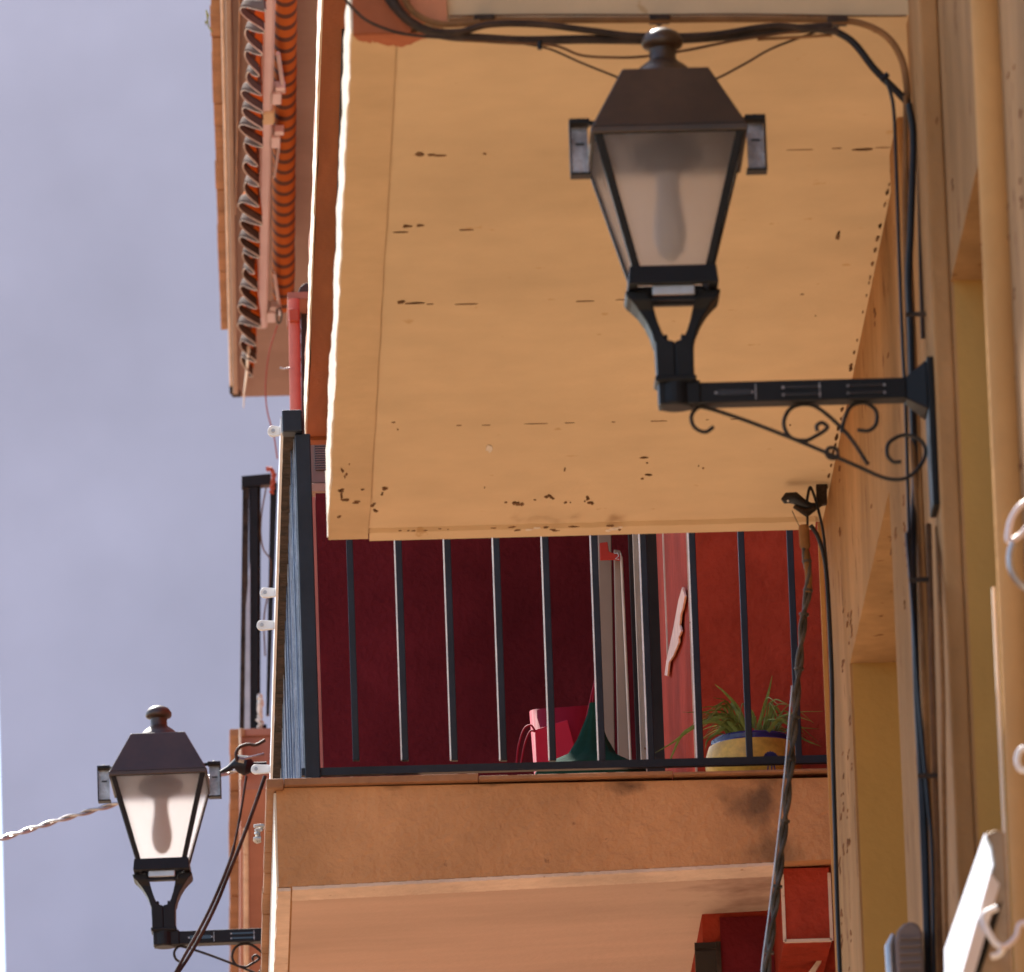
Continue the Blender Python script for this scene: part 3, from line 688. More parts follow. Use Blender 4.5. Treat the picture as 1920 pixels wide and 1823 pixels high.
# its railing
YC = 44.72
cr = thing('balcony_railing', 'far grey and black railing corner of the balcony beyond the blue railing', 'railing', tuple(PY(455, 1375, YC)))
def rect(x0, y0, x1, y1, Y, d, name, m, par, bevel=.002): 
    return MB().prism([PY(x0, y0, Y), PY(x1, y0, Y), PY(x1+.018*(y1-y0), y1, Y) if False else PY(x1+(y1-y0)*.0, y1, Y), PY(x0, y1, Y)], (0, d, 0)).build(name, m, par, bevel=bevel)
MB().prism([PY(453, 893, YC), PY(508, 888, YC), PY(508, 908, YC), PY(453, 913, YC)], (0, .05, 0)).build('top_rail', 'black_iron', cr)
MB().prism([PY(455, 914, YC), PY(467, 914, YC), PY(462, 1376, YC), PY(449, 1376, YC)], (0, .05, 0)).build('post', 'worn_iron', cr)
MB().prism([PY(467, 914, YC+.01), PY(483, 914, YC+.01), PY(484, 1376, YC+.01), PY(467, 1376, YC+.01)], (0, .04, 0)).build('post', 'black_iron', cr)
MB().prism([PY(483, 914, YC+.04), PY(489, 914, YC+.04), PY(488, 1376, YC+.04), PY(484, 1376, YC+.04)], (0, .03, 0)).build('post', 'worn_iron', cr)
MB().prism([PY(461, 1140, YC-.006), PY(469, 1050, YC-.006), PY(469, 1376, YC-.006), PY(458, 1376, YC-.006)], (0, .004, 0)).build('sun_sheet', 'grey_metal', cr)  # paler sheet painted as sunlight on the post
MB().prism([PY(467, 1362, YC), PY(500, 1358, YC), PY(500, 1372, YC), PY(467, 1376, YC)], (0, .04, 0)).build('bottom_rail', 'black_iron', cr)
MB().prism([PY(507, 905, YC), PY(520, 905, YC), PY(505, 1340, YC), PY(499, 1340, YC)], (0, .03, 0)).build('post', 'black_iron', cr)
single('hanging_cable', MB().tube(spline([PY(x, y, YC-.05) for x, y in ((499, 915), (491, 960), (489, 1000), (494, 1030), (508, 1055), (503, 1110), (495, 1160), (497, 1230))], 8), .003, 6),
       'cable_brown', 'thin brown cable looping beside the far railing corner', 'cable', smooth=True)
single('cord_loop', twisted(MB(), dense([PY(x, y, YC-.06) for x, y in ((500, 880), (508, 878), (514, 890), (512, 905), (509, 925))], .01), .006, 2, .05), 'cable_red',
       'red cord knotted round the end of the far black rail', 'cord', smooth=True)
ck = MB()
for k in range(9):
    ck.tube([PY(488+jit(2), 1302+k*7+q*4, YC-.08)+Vector((jit(.005), jit(.02), 0)) for q in range(4)], [.006, .012, .010, .005], 8)
single('white_cloth', ck, 'rope_white', 'small crumpled white cloth hung at the foot of the far railing', 'cloth', smooth=True)
# salmon downpipe and shutter seen between awning and railing
YD = 39.6
dp = thing('drainpipe', 'sunlit salmon pink drainpipe rising above the blue railing post', 'drainpipe', tuple(PY(552, 1400, YD)))
a, b_ = PY(551, 562, YD), PY(560, 1100, YD)
MB().tube([a, b_], .020, 16).build('pipe', 'pink_wall', dp, smooth=True)
c = PY(547, 592, YD-.03); MB().box(c.x-.010, c.x+.025, c.y-.01, c.y+.02, c.z-.022, c.z+.022).build('clamp', 'cable_red', dp, bevel=.004)
MB().tube([PY(524, 690, YD-.03), PY(533, 692, YD-.03), PY(543, 690, YD-.03)], .004, 6).build('hook', 'bright_metal', dp, smooth=True)
sh = thing('rolled_shutter', 'dark arched shutter edge behind the brown balcony strip', 'shutter', tuple(PY(575, 1100, YD+.2)))
pts = [(558, 1000), (556, 700), (555, 560), (562, 538), (572, 530), (600, 528), (600, 1000)]
MB().prism([PY(x, y, YD+.2) for x, y in pts], (0, .05, 0)).build('panel', 'dark_shutter', sh, bevel=.006)
zz = MB()
for i in range(8): y0 = 590+i*27; zz.tube([PY(557, y0+16, YD+.18), PY(563, y0, YD+.18)], .0028, 6)
zz.tube([PY(564, 560, YD+.18), PY(566, 790, YD+.18)], .002, 6)
zz.build('lattice', 'bright_metal', sh, smooth=True)
MB().box(PY(540, 560, YD-.05).x, .875, YD-.0, YD+.4, PY(550, 560, YD).z, PY(550, 548, YD).z).build('window_hood', 'salmon_wall', sbd)
# air conditioner
AC = 36.5
ac = thing('air_conditioner', 'small grey brown air conditioner with a vent grille under the brown strip', 'air conditioner', tuple(PY(602, 905, AC)))
def acb(x0, y0, x1, y1, Y, d, n_, m): MB().prism([PY(x0, y0, Y), PY(x1, y0, Y), PY(x1+1, y1, Y), PY(x0+1, y1, Y)], (0, d, 0)).build(n_, m, ac, bevel=.002)
acb(577, 826, 640, 905, AC, .3, 'casing', 'vent_grey')
acb(590, 832, 640, 882, AC-.006, .005, 'grille_backing', 'dark_glass')
gr = MB()
for i in range(11):
    y0 = 834+i*4.5; gr.prism([PY(591, y0, AC-.009), PY(640, y0-1, AC-.009), PY(640, y0+.8, AC-.009), PY(591, y0+1.8, AC-.009)], (0, .003, 0))
gr.build('grille', 'vent_grey', ac)
acb(574, 906, 640, 922, AC-.05, .3, 'bracket', 'beige_panel')

# ============================================================ AWNING
aw = thing('awning', 'rolled orange and dark striped awning with a scalloped valance under the balcony', 'awning', tuple(PZ(500, 400, HB-.5)))
HA = HB-.30
P0, P1 = PZ(535, -60, HA), PZ(531, 575, HA)
n = 60; ra = .046
pts = [P0+(P1-P0)*i/n for i in range(n+1)]
MB().tube(pts, [ra+jit(.0015) for _ in range(n)]+[ra*.6], 24).build('fabric_roll', 'awning_cloth', aw, smooth=True)
HF = HB-.42
P0, P1 = PZ(493, -60, HF), PZ(479, 618, HF)
f1 = MB(); d = Vector((.050, 0, 0)); 
f1.prism([P0, P1, P1+d, P0+d], (0, 0, .09)); fb_ = f1.build('front_bar', 'alu', aw, bevel=.012)
f2 = MB(); f2.prism([P0+Vector((-.004, 0, .055)), P1+Vector((-.004, 0, .055)), P1+Vector((-.0005, 0, .055)), P0+Vector((-.0005, 0, .055))], (0, 0, .006)); f2.build('bar_groove', 'alu', aw)
cc = PZ(489, 222, HF-.003); MB().box(cc.x-.004, cc.x+.054, cc.y-.08, cc.y+.08, cc.z-.006, cc.z+.094).build('bar_joint', 'cap_cream', aw, bevel=.012)
# valance: ruffled cloth hanging from the bar
P0, P1 = PZ(492, -60, HF), PZ(478, 640, HF)
N = 1000; V = 14; vs = []; Lh = (P1-P0).length
ph = 0
for i in range(N+1):
    t = i/N; b = P0+(P1-P0)*t; s_ = t*Lh
    per = .255+.03*math.sin(t*17)
    ph += 2*math.pi*(Lh/N)/per
    amp = .034*(1+.3*math.sin(t*23+1)+.2*math.sin(t*61))
    hang = .165+.028*math.sin(ph+.9)
    for j in range(V+1):
        v = j/V
        x = b.x-.004-v*.034+amp*(v**.8)*math.sin(ph+v*.9)+.006*v*math.sin(ph*2+1)
        y = b.y+.02*v*math.cos(ph+v*1.2)
        vs.append((x, y, b.z+.03-hang*v))
U = V-3
def strip_faces(j0, j1): return [(i*(V+1)+j, i*(V+1)+j+1, (i+1)*(V+1)+j+1, (i+1)*(V+1)+j) for i in range(N) for j in range(j0, j1)]
def sub(j0, j1, m, nm):
    k = j1-j0+1; o_ = MB().add([vs[i*(V+1)+j] for i in range(N+1) for j in range(j0, j1+1)], [(i*k+j, i*k+j+1, (i+1)*k+j+1, (i+1)*k+j) for i in range(N) for j in range(k-1)]).build(nm, m, aw, smooth=True)
    sm = o_.modifiers.new('s', 'SOLIDIFY'); sm.thickness = .004
sub(0, U, 'valance_cloth', 'valance'); sub(U, V, 'valance_dark', 'valance_hem')
hm = MB(); hm.tube([vs[i*(V+1)+V] for i in range(0, N+1, 3)], .0026, 6); hm.build('valance_binding', 'binding', aw, smooth=True)
q = [PZ(x, y, HF-.12) for x, y in ((466, 655), (463, 700), (458, 735), (457, 765))]
MB().tube(q, [.02, .016, .009, .004], 8, flat=.4).build('valance_tail', 'edge_cream', aw, smooth=True)
def arm(pts, r, n_='arm'): MB().tube([PZ(x, y, HF+.02) for x, y in pts], r, 8).build(n_, 'alu', aw, smooth=True)
arm([(521, 100), (532, 172)], .0085); arm([(523, 275), (514, 332)], .006); arm([(514, 512), (526, 590)], .007)
def clampb(px, py, s_=1):
    p = PZ(px, py, HF); t = MB(); t.box(p.x-.022*s_, p.x+.016*s_, p.y-.05*s_, p.y+.09*s_, p.z-.01, p.z+.045)
    t.box(p.x-.008, p.x+.030*s_, p.y-.10*s_, p.y-.05*s_, p.z, p.z+.03); t.build('arm_bracket', 'alu', aw, bevel=.004)
clampb(520, 180); clampb(518, 262); clampb(510, 590)
MB().tube(spline([PZ(x, y, HF-.02) for x, y in ((520, 580), (519, 600), (523, 606), (527, 600), (528, 585), (524, 577))], 6), .004, 8).build('crank_eye', 'black_iron', aw, smooth=True)
single('leafy_sprig', (lambda m: (m.prism([PZ(388, 22, HB+.1), PZ(392, 30, HB+.1), PZ(390, 40, HB+.1)], (0, 0, .004)), m.prism([PZ(384, 42, HB+.1), PZ(390, 40, HB+.1), PZ(386, 48, HB+.1)], (0, 0, .004)), m.tube([PZ(387, 20, HB+.1), PZ(391, 50, HB+.1), PZ(398, 60, HB+.1)], .003, 5), m)[-1])(MB()),
       'leaf_green', 'tiny green sprig growing from the tiled edge of the top balcony', 'plant')

# ============================================================ STREET LANTERN  (built round its own origin, then copied)
KX, KZ = 1/905., 1/875.
def lz(py, hw=0): return (765-py)*KZ-.265*hw
ln = bpy.data.objects.new('street_lantern', None); C.objects.link(ln); ln.location = PY(1268, 765, 23.50); OFF[ln.name] = Vector((0, 0, 0))
tag(ln, 'large dark wall lantern with dull frosted panes in front of the ochre balcony', 'street lamp', 'traditional street lanterns')
def sqring(hw, z): return [(-hw, -hw, z), (hw, -hw, z), (hw, hw, z), (-hw, hw, z)]
hT, hB = .157, .083                                # half width at the top and bottom of the glass
zT, zB = lz(243, hT), lz(503, hB)
# roof
rf = MB(); zr0, zr1 = lz(232, hT), lz(122, .090)
rf.bridge(sqring(hT+.004, zr0), sqring(.090, zr1))
rf.bridge(sqring(hT+.006, zr0-.016), sqring(hT+.006, zr0-.0005))
roof = rf.build('roof', 'brown_iron', ln, bevel=.003)
zc = zr1
zf_ = lz(45)
MB().lathe([(.072, zc), (.070, zc+.006), (.050, zc+.026), (.031, zc+.040), (.028, zc+.046), (.028, zf_-.045), (.040, zf_-.040), (.044, zf_-.034), (.043, zf_-.024), (.034, zf_-.010), (.018, zf_-.002), (.002, zf_)], (0, 0, 0), 40).build('finial', 'brown_iron', roof, smooth=True)
# frame
fm = MB(); fw_ = .017
def lerp(a, b, t): return a+(b-a)*t
def post(sx, sy):
    def c(hw, z, w_): 
        x, y = sx*hw, sy*hw; return [(x, y, z), (x-sx*w_, y, z), (x-sx*w_, y-sy*w_, z), (x, y-sy*w_, z)]
    fm.bridge(c(hB, zB, fw_), c(hT, zT, fw_))
for sx in (-1, 1):
    for sy in (-1, 1): post(sx, sy)
def hoop(hw, z0, z1, w_, hw2=None):
    hw2 = hw2 or hw
    for (ax, sg) in ((0, 1), (0, -1), (1, 1), (1, -1)):
        if ax == 0: fm.hexa([(-hw, sg*hw-sg*w_, z0), (hw, sg*hw-sg*w_, z0), (hw, sg*hw, z0), (-hw, sg*hw, z0), (-hw2, sg*hw2-sg*w_, z1), (hw2, sg*hw2-sg*w_, z1), (hw2, sg*hw2, z1), (-hw2, sg*hw2, z1)])
        else: fm.hexa([(sg*hw-sg*w_, -hw+w_, z0), (sg*hw-sg*w_, hw-w_, z0), (sg*hw, hw-w_, z0), (sg*hw, -hw+w_, z0), (sg*hw2-sg*w_, -hw2+w_, z1), (sg*hw2-sg*w_, hw2-w_, z1), (sg*hw2, hw2-w_, z1), (sg*hw2, -hw2+w_, z1)])
hoop(hT+.003, zT-.004, zT+.010, .015)
zb2 = lz(530, .093)
hoop(.094, zb2, zB+.006, .020, .090)
fm.build('frame', 'black_iron', ln, bevel=.002)
# cradle: four curved legs down to the collar
cr_ = MB()
def leg(sx):
    prof = [(1172, 1212, 546), (1175, 1216, 556), (1184, 1222, 564), (1197, 1226, 580), (1210, 1231, 600), (1219, 1238, 620), (1223, 1246, 636), (1226, 1262, 640), (1227, 1262, 680), (1227, 1262, 716)]
    rings = []
    for o_, i_, py in prof:
        xo_, xi_, z, dp_ = (1262-o_)*KX, (1262-i_)*KX, lz(py, .036), (.050 if py < 570 else .038)
        rings.append([(sx*xo_, -dp_, z), (sx*xi_, -dp_, z), (sx*xi_, dp_, z), (sx*xo_, dp_, z)])
    vs = [v for r in rings for v in r]; N = len(rings); fs = [(3, 2, 1, 0), tuple((N-1)*4+j for j in range(4))]
    for i in range(N-1):
        for j in range(4): fs.append((i*4+j, i*4+(j+1) % 4, (i+1)*4+(j+1) % 4, (i+1)*4+j))
    cr_.add(vs, fs)
for sx in (-1, 1): leg(sx)
zc0 = lz(632, .045)
cr_.box(-.014, -.022, -.034, .034, zc0-.004, zc0+.010); cr_.box(.014, .022, -.034, .034, zc0-.004, zc0+.010)
cr_.build('cradle', 'black_iron', ln, bevel=.003)
MB().box(-.044, .044, -.079, -.070, lz(553, .075), lz(534, .075)).build('ballast_plate', 'grey_metal', ln, bevel=.002)
MB().box(-.046, .046, -.082, -.070, lz(563, .08), lz(557, .08)).build('plate_ledge', 'black_iron', ln)
# collar and arm
cl_ = MB(); cl_.box(-.043, .043, -.040, .040, lz(722), lz(712)); cl_.lathe([(.034, lz(766)), (.038, lz(762)), (.038, lz(716))], (0, 0, 0), 24)
cl_.box(-.036, .05, -.030, .030, lz(764), lz(720)); cl_.build('collar', 'black_iron', ln, bevel=.003)
XA = .478                                          # where the arm meets the flare
ar = MB(); z0, z1 = lz(764), lz(724)
ar.box(.03, XA, -.0245, .0245, z0+.002, z1); arm_o = ar.build('arm', 'black_iron', ln, bevel=.002)
for i, xs in enumerate((.085, .225, .360)):
    for dz_ in ((.014, .030) if i else (.022,)):
        MB().box(xs, xs+.07, -.0275, -.0246, z0+dz_-.003+(0 if i else -.003), z0+dz_+.003+(0 if i else .003)).build('slot', 'dark_glass', arm_o)
rv_ = MB()
for i, xs in enumerate((.085, .225, .360)):
    for dz_ in ((.014, .030) if i else (.022,)):
        for x in (xs-.003, xs+.073): rv_.lathe([(.0035, 0), (.0035, .003)], (0, 0, 0), 8) if False else rv_.box(x-.0025, x+.0025, -.0272, -.0246, z0+dz_-.0025, z0+dz_+.0025)
for x in (.165, .298): rv_.box(x-.001, x+.001, -.0262, -.0246, z0+.006, z1-.006)
rv_.build('rivets', 'bright_metal', arm_o)
fr = MB(); fr.bridge([(XA, -.026, z0-.001), (XA, .026, z0-.001), (XA, .026, z1+.001), (XA, -.026, z1+.001)], [(XA+.042, -.05, z0-.03), (XA+.042, .05, z0-.03), (XA+.042, .05, z1+.03), (XA+.042, -.05, z1+.03)])
fr.build('flare', 'black_iron', ln, bevel=.003)
XP = XA+.043
MB().box(XP, XP+.014, -.055, .055, lz(972), z1+.036).build('wall_plate', 'black_iron', ln, bevel=.003)
# scrollwork
sc = MB(); r_ = .0042
def T(px, py): return ((px-1268-.035*(py-765))*KX, 0, lz(py+.036*(px-1268)))
def scr(pts, n=10): sc.tube(spline([T(x, y) for x, y in pts], n), r_, 8)
scr([(1338, 800), (1322, 810), (1303, 802), (1296, 784), (1304, 768), (1322, 764), (1400, 788), (1500, 826), (1600, 868), (1660, 893), (1700, 892), (1728, 866), (1736, 838), (1722, 818), (1694, 812), (1668, 826), (1664, 848), (1675, 862), (1690, 862)])
scr([(1628, 868), (1590, 812), (1540, 766), (1510, 756), (1482, 765), (1470, 792), (1482, 818), (1510, 824), (1530, 815), (1545, 806), (1552, 798), (1542, 790), (1532, 796), (1533, 806)])
scr([(1578, 808), (1585, 780), (1598, 758), (1622, 752), (1643, 766), (1644, 790), (1630, 804), (1608, 803)])
scr([(1572, 846), (1566, 838), (1554, 838), (1550, 848), (1556, 856), (1568, 856), (1572, 848)], 6)
sc.build('scrollwork', 'scroll_iron', ln, smooth=True)
# panes
def pane(ax, sg):
    i0, i1 = hB-.004, hT-.004; a0, a1 = hB-fw_, hT-fw_
    def q(u, hw, z, d): 
        return (u, sg*(hw-d), z) if ax == 1 else (sg*(hw-d), u, z)
    A = [q(-a0, i0, zB+.004, 0), q(a0, i0, zB+.004, 0), q(a1, i1, zT-.004, 0), q(-a1, i1, zT-.004, 0)]
    MB().add(A, [(0, 1, 2, 3)]).build('pane', 'frosted_glass', ln)
for ax in (0, 1):
    for sg in (-1, 1): pane(ax, sg)
# bulb and reflector
MB().lathe([(.075, zr0-.0165), (.068, zT-.025), (.038, zT-.045), (.026, zT-.05)], (0, 0, 0), 32).build('reflector', 'worn_iron', ln, smooth=True)
bl = MB(); bl.lathe([(.026, zT-.05), (.023, zT-.08), (.024, zT-.10), (.029, zT-.13), (.034, zT-.165), (.033, zT-.195), (.026, zT-.218), (.013, zT-.234), (.002, zT-.238)], (0, 0, 0), 32); bl.build('bulb', 'opal', ln, smooth=True)
# side clips with polished inner faces
for sg in (-1, 1):
    x0, x1 = sg*(hT+.005), sg*(hT+.048); zt_, zb_ = lz(212, .1), lz(318, .1)+.0
    a = MB(); lo_, hi_ = min(x0, x1), max(x0, x1)
    a.box(lo_, hi_, -.090, -.050, zt_-.010, zt_); a.box(x1-.003 if sg > 0 else x1, x1 if sg > 0 else x1+.003, -.090, -.050, zb_, zt_-.010)
    a.box(lo_, hi_, -.090, -.050, zb_, zb_+.005)
    a.box(min(sg*(hT-.02), x0), max(sg*(hT-.02), x0), -.075, -.060, zt_-.009, zt_-.001)
    cpo = a.build('side_clip', 'black_iron', ln, bevel=.002)
    MB().box(lo_+.004, hi_-.004, -.062, -.058, zb_+.006, zt_-.009).build('clip_face', 'bright_metal', cpo)
    MB().box(lo_+.013, hi_-.012, -.0645, -.0622, (zb_+zt_)/2+.010, (zb_+zt_)/2+.014).build('clip_slot', 'black_iron', cpo)
    MB().lathe([(.006, zt_), (.006, zt_+.004), (.002, zt_+.006)], ((x0+x1)/2, -.07, 0), 12).build('screw', 'brown_iron', cpo)
xw1 = ln.location.x+XP+.0145
MB().box(xw1, W-.0005, 23.42, 23.80, 0, 15).build('pilaster', 'ochre_wall', ob, bevel=.006)
YL = 23.50
# the second lantern further down the street
l2 = ln.copy(); C.objects.link(l2)
def kids(o_): return [c for c in C.objects if c.parent == o_]
for ch in kids(ln):
    c2 = ch.copy(); C.objects.link(c2); c2.parent = l2
    for g_ in kids(ch):
        d2 = g_.copy(); C.objects.link(d2); d2.parent = c2
l2['label'] = 'black wall lantern, lower left, with white glowing panes against the lavender wall'
YS = 38.0
l2.location = PY(309, 1776, YS); l2.rotation_euler = (0, 0, math.radians(-3.0))
b2 = MB(); xw = l2.location.x+XP+.014
b2.box(xw-.002, .95, YS-.08, YS+.6, 3, l2.location.z+.3); 
MB().box(xw+.002, 2.0, YS-.30, YS+2.0, 0, l2.location.z+.9).build('wall', 'salmon_wall', sbd)
# filler block behind the large lantern's plate


# ============================================================ CABLES
YK = SY0-.05
def cable(name, pts, Y, r, m, label, n=10, plane='Y', group=None, cat='cable'):
    fn = {'Y': PY, 'X': PX}[plane]
    P = spline([fn(x, y, Y) for x, y in pts], n)
    return single(name, MB().tube(P, r, 8), m, label, cat, group, smooth=True)
GC = 'cables strung across the balcony'
cable('overhead_cable', [(712, -30), (738, 10), (775, 45), (830, 66), (905, 72), (985, 76), (1100, 74), (1230, 75), (1340, 70), (1450, 58), (1560, 50)], YK, .0100, 'cable_dark', 'thickest dark cable sagging from the red corner behind the lantern finial', group=GC)
cable('overhead_cable', [(722, -30), (755, 25), (800, 56), (860, 60), (920, 46), (1010, 46), (1110, 58), (1200, 68), (1330, 66), (1440, 50), (1500, 52), (1572, 60)], YK-.012, .0075, 'cable_dark', 'dark cable arching over the thick one left of the lantern', group=GC)
cable('overhead_cable', [(640, -10), (662, 16), (690, 40), (740, 60), (790, 68), (850, 72)], YK-.02, .0035, 'cable_dark', 'thin black cable slanting across the rust red corner', group=GC)
cable('overhead_cable', [(870, 76), (960, 80), (1040, 86), (1090, 104), (1150, 108), (1210, 106), (1290, 94), (1380, 76), (1500, 58)], YK-.01, .003, 'cable_brown', 'thin brown cable dipping lowest behind the lantern neck', group=GC)
cable('overhead_cable', [(980, 82), (1030, 92), (1090, 118), (1150, 142), (1220, 170), (1290, 168), (1345, 147), (1400, 118), (1450, 90), (1530, 60)], YK+.012, .0026, 'cable_dark', 'thin dark wire running down behind the lantern roof', group=GC)
cable('overhead_cable', [(842, 40), (900, 37), (1000, 38), (1230, 37), (1400, 36), (1560, 38), (1620, 46), (1664, 70), (1690, 110), (1700, 160), (1702, 220)], YK+.02, .0075, 'cable_ochre', 'ochre painted cable along the slab end curving down the wall', group=GC)
cable('overhead_cable', [(842, 30), (1000, 28), (1230, 28), (1400, 27), (1600, 30), (1700, 30)], YK+.03, .002, 'cable_brown', 'thin brown wire highest along the slab end', group=GC)
cable('overhead_cable', [(748, -30), (768, 15), (800, 38), (840, 46), (900, 42)], YK+.01, .007, 'cable_ochre', 'ochre painted cable bend over the pink corner', group=GC)
cable('overhead_cable', [(1420, 74), (1500, 70), (1560, 66)], YK, .0035, 'cable_ochre', 'short ochre wire under the bundle right of the lantern', group=GC)
cable('overhead_cable', [(1560, 55), (1600, 80), (1640, 130), (1680, 170), (1704, 195)], YK, .0080, 'cable_black', 'black cable slanting from the bundle down to the wall corner', group=GC)
for (px, py) in ((908, 34), (1237, 34), (1570, 38)):
    c = PY(px, py, YK+.02); t = MB(); t.box(c.x-.022, c.x+.022, c.y-.012, c.y+.03, c.z-.006, c.z+.006); t.tube([(c.x, c.y, c.z), (c.x, c.y+.04, c.z)], .008, 8)
    single('cable_clip', t, 'cable_dark', {908: 'dark cable clip on the slab end left of the lantern', 1237: 'dark cable clip directly above the lantern finial', 1570: 'dark cable clip on the slab end right of the lantern'}[px], 'clip', bevel=.003)
t = MB(); c = PY(1012, 88, YK-.012); t.tube([c+Vector((0, 0, .012)), c-Vector((0, 0, .006))], .005, 8); single('cable_tie', t, 'cable_black', 'black tie end hanging under the thick cable', 'cable tie')
t = MB(); c = PY(1658, 146, YK-.008); t.tube([c+Vector((-.008, 0, -.006)), c+Vector((.008, 0, .008))], .006, 8); single('cable_tie', t, 'cable_black', 'black tie round the slanting cable at the wall corner', 'cable tie')
for k_i, (px_, py_2, lab) in enumerate(((1716, 590, 'small metal clip holding the wall cables above the lantern arm'), (1722, 1088, 'small metal clip on the wall cables just below the lantern plate'), (1738, 1455, 'lowest small metal clip on the wall cables'))):
    c = PY(px_, py_2, 23.36 if py_2 > 900 else 23.56); t = MB(); t.box(c.x-.020, c.x+.022, c.y-.004, c.y, c.z-.005, c.z+.005)
    single('cable_clip', t, 'worn_iron', lab, 'clip', bevel=.001)
XW = W-.014
GV = 'cables down the ochre wall'
def vcable(pts, r, m, label, X=XW): return cable('wall_cable', pts, X, r, m, label, 8, 'X', GV)
YV = SY0-.10
def ycable(pts, r, m, label, Y): 
    P = []
    for x, y in pts:
        t = min(1, max(0, (y-930)/200)); P.append(PY(x, y, Y+(23.385-Y)*t-(.02 if 'weaving' in label else 0)))
    return single('wall_cable', MB().tube(spline(P, 8), r, 8), m, label, 'cable', GV, smooth=True)
ycable([(1662, 150), (1675, 200), (1680, 300), (1686, 480), (1692, 640), (1698, 760), (1702, 900), (1706, 1060), (1714, 1200), (1722, 1420), (1730, 1620), (1738, 1850)], .0038, 'cable_black', 'thin black cable leftmost of those down the wall', YV)
ycable([(1704, 195), (1712, 260), (1708, 420), (1704, 520), (1708, 620), (1712, 760), (1716, 900), (1712, 1000), (1716, 1200), (1722, 1360), (1734, 1560), (1742, 1850)], .0075, 'cable_black', 'thick black cable passing behind the lantern flare', YV+.02)
ycable([(1698, 180), (1698, 280), (1697, 420), (1701, 600), (1708, 780), (1722, 1000), (1730, 1200), (1738, 1400), (1746, 1600), (1752, 1850)], .0055, 'cable_ochre', 'ochre painted cable between the dark ones on the wall', YV+.04)
ycable([(1720, 165), (1724, 300), (1727, 480), (1731, 635)], .0055, 'cable_dark', 'dark cable right of the bundle ending above the lantern plate', YV+.04)
ycable([(1741, 985), (1744, 1100), (1748, 1250), (1752, 1400), (1758, 1600), (1764, 1850)], .0062, 'cable_brown', 'brown cable emerging under the lantern plate', YV+.03)
ycable([(1757, 990), (1762, 1120), (1768, 1300), (1770, 1500), (1776, 1850)], .0050, 'cable_ochre', 'ochre painted cable rightmost below the lantern plate', YV+.03)
ycable([(1700, 1000), (1712, 1150), (1722, 1300), (1740, 1500), (1748, 1600), (1752, 1850)], .004, 'cable_black', 'thin black cable weaving across the bundle low on the wall', YV-.01)
cable('corner_cable', [(1520, 985), (1535, 1010), (1548, 1060), (1555, 1160), (1560, 1280), (1562, 1420), (1566, 1560), (1570, 1700), (1576, 1850)], 27.3, .0055, 'cable_black', 'black cable running down the far corner of the ochre building')
gp2 = MB(); g0 = PY(1541, 1000, SY1+.03); gp2.box(W-.012, W-.001, SY1+.004, SY1+.02, 0, g0.z+.02)
gp2.build('corner_strip', 'ochre_plaster', ob)
# insulated clamp and the hanging braided cable
YB = 27.6
cp = thing('cable_clamp', 'black insulated cable clamp hanging from a flat bracket under the balcony corner', 'clamp', tuple(PY(1500, 945, YB)))
MB().prism([PY(x, y, YB) for x, y in ((1529, 870), (1536, 876), (1550, 877), (1551, 944), (1534, 948), (1531, 930))], (0, .02, 0)).build('bracket', 'worn_iron', cp, bevel=.002)
MB().tube([PY(x, y, YB-.02) for x, y in ((1468, 940), (1476, 934), (1490, 934), (1505, 944), (1520, 950), (1530, 946))], [.008, .014, .016, .012, .010, .004], 12).build('jaw', 'cable_black', cp, smooth=True)
MB().tube([PY(1488, 950, YB-.02), PY(1512, 962, YB-.02), PY(1540, 946, YB-.02)], [.004, .012, .004], 8).build('jaw', 'worn_iron', cp, smooth=True)
MB().tube(spline([PY(x, y, YB-.03) for x, y in ((1512, 945), (1517, 918), (1521, 916), (1530, 940), (1540, 980), (1545, 1010), (1550, 1060))], 8), .0035, 6).build('wire_loop', 'cable_black', cp, smooth=True)
MB().tube([PY(1514, 965, YB-.02), PY(1514, 990, YB-.02)], .003, 6).build('hook', 'cable_black', cp, smooth=True)
MB().tube([PY(1485, 958, YB-.02), PY(1500, 990, YB-.02)], .001, 5).build('tie_wire', 'cable_black', cp)
MB().tube([PY(1477, 938, YB-.037), PY(1478, 941, YB-.037)], .0025, 6).build('rivet', 'white_plastic', cp)
bc = thing('braided_cable', 'long wrapped grey cable hanging in front of the railing and flower pot', 'cable', tuple(PY(1440, 1823, YB)))
pts = [(1507, 985), (1510, 1030), (1516, 1080), (1514, 1115), (1508, 1150), (1500, 1230), (1494, 1300), (1488, 1370), (1483, 1430), (1474, 1520), (1464, 1610), (1452, 1710), (1440, 1800), (1434, 1870)]
P = spline([PY(x, y, YB-.25) for x, y in pts], 10)
twisted(MB(), dense(P, .006), .0052, 2, .17, 8, .0054).build('strands', 'cable_grey', bc, smooth=True)
MB().tube(P[8:30], [.0085]*22, 10).build('sleeve', 'cable_ochre', bc, smooth=True, label='ochre painted upper length of the cable')
MB().tube(P[:11], [.010]+[.013]*9+[.009], 12).build('end_cap', 'cable_ochre', bc, smooth=True)
tie = MB()
for i in range(14, len(P)-2, 13): MB().tube([P[i], P[i]+(P[i+1]-P[i]).normalized()*.006], .0118, 12).build('tie', 'cable_grey', bc, smooth=True)
gl = MB(); gl.tube([p+Vector((-.0125, -.004, 0)) for p in P[58:]], .0022, 6); gl.build('tape_edge', 'grey_metal', bc, smooth=True)
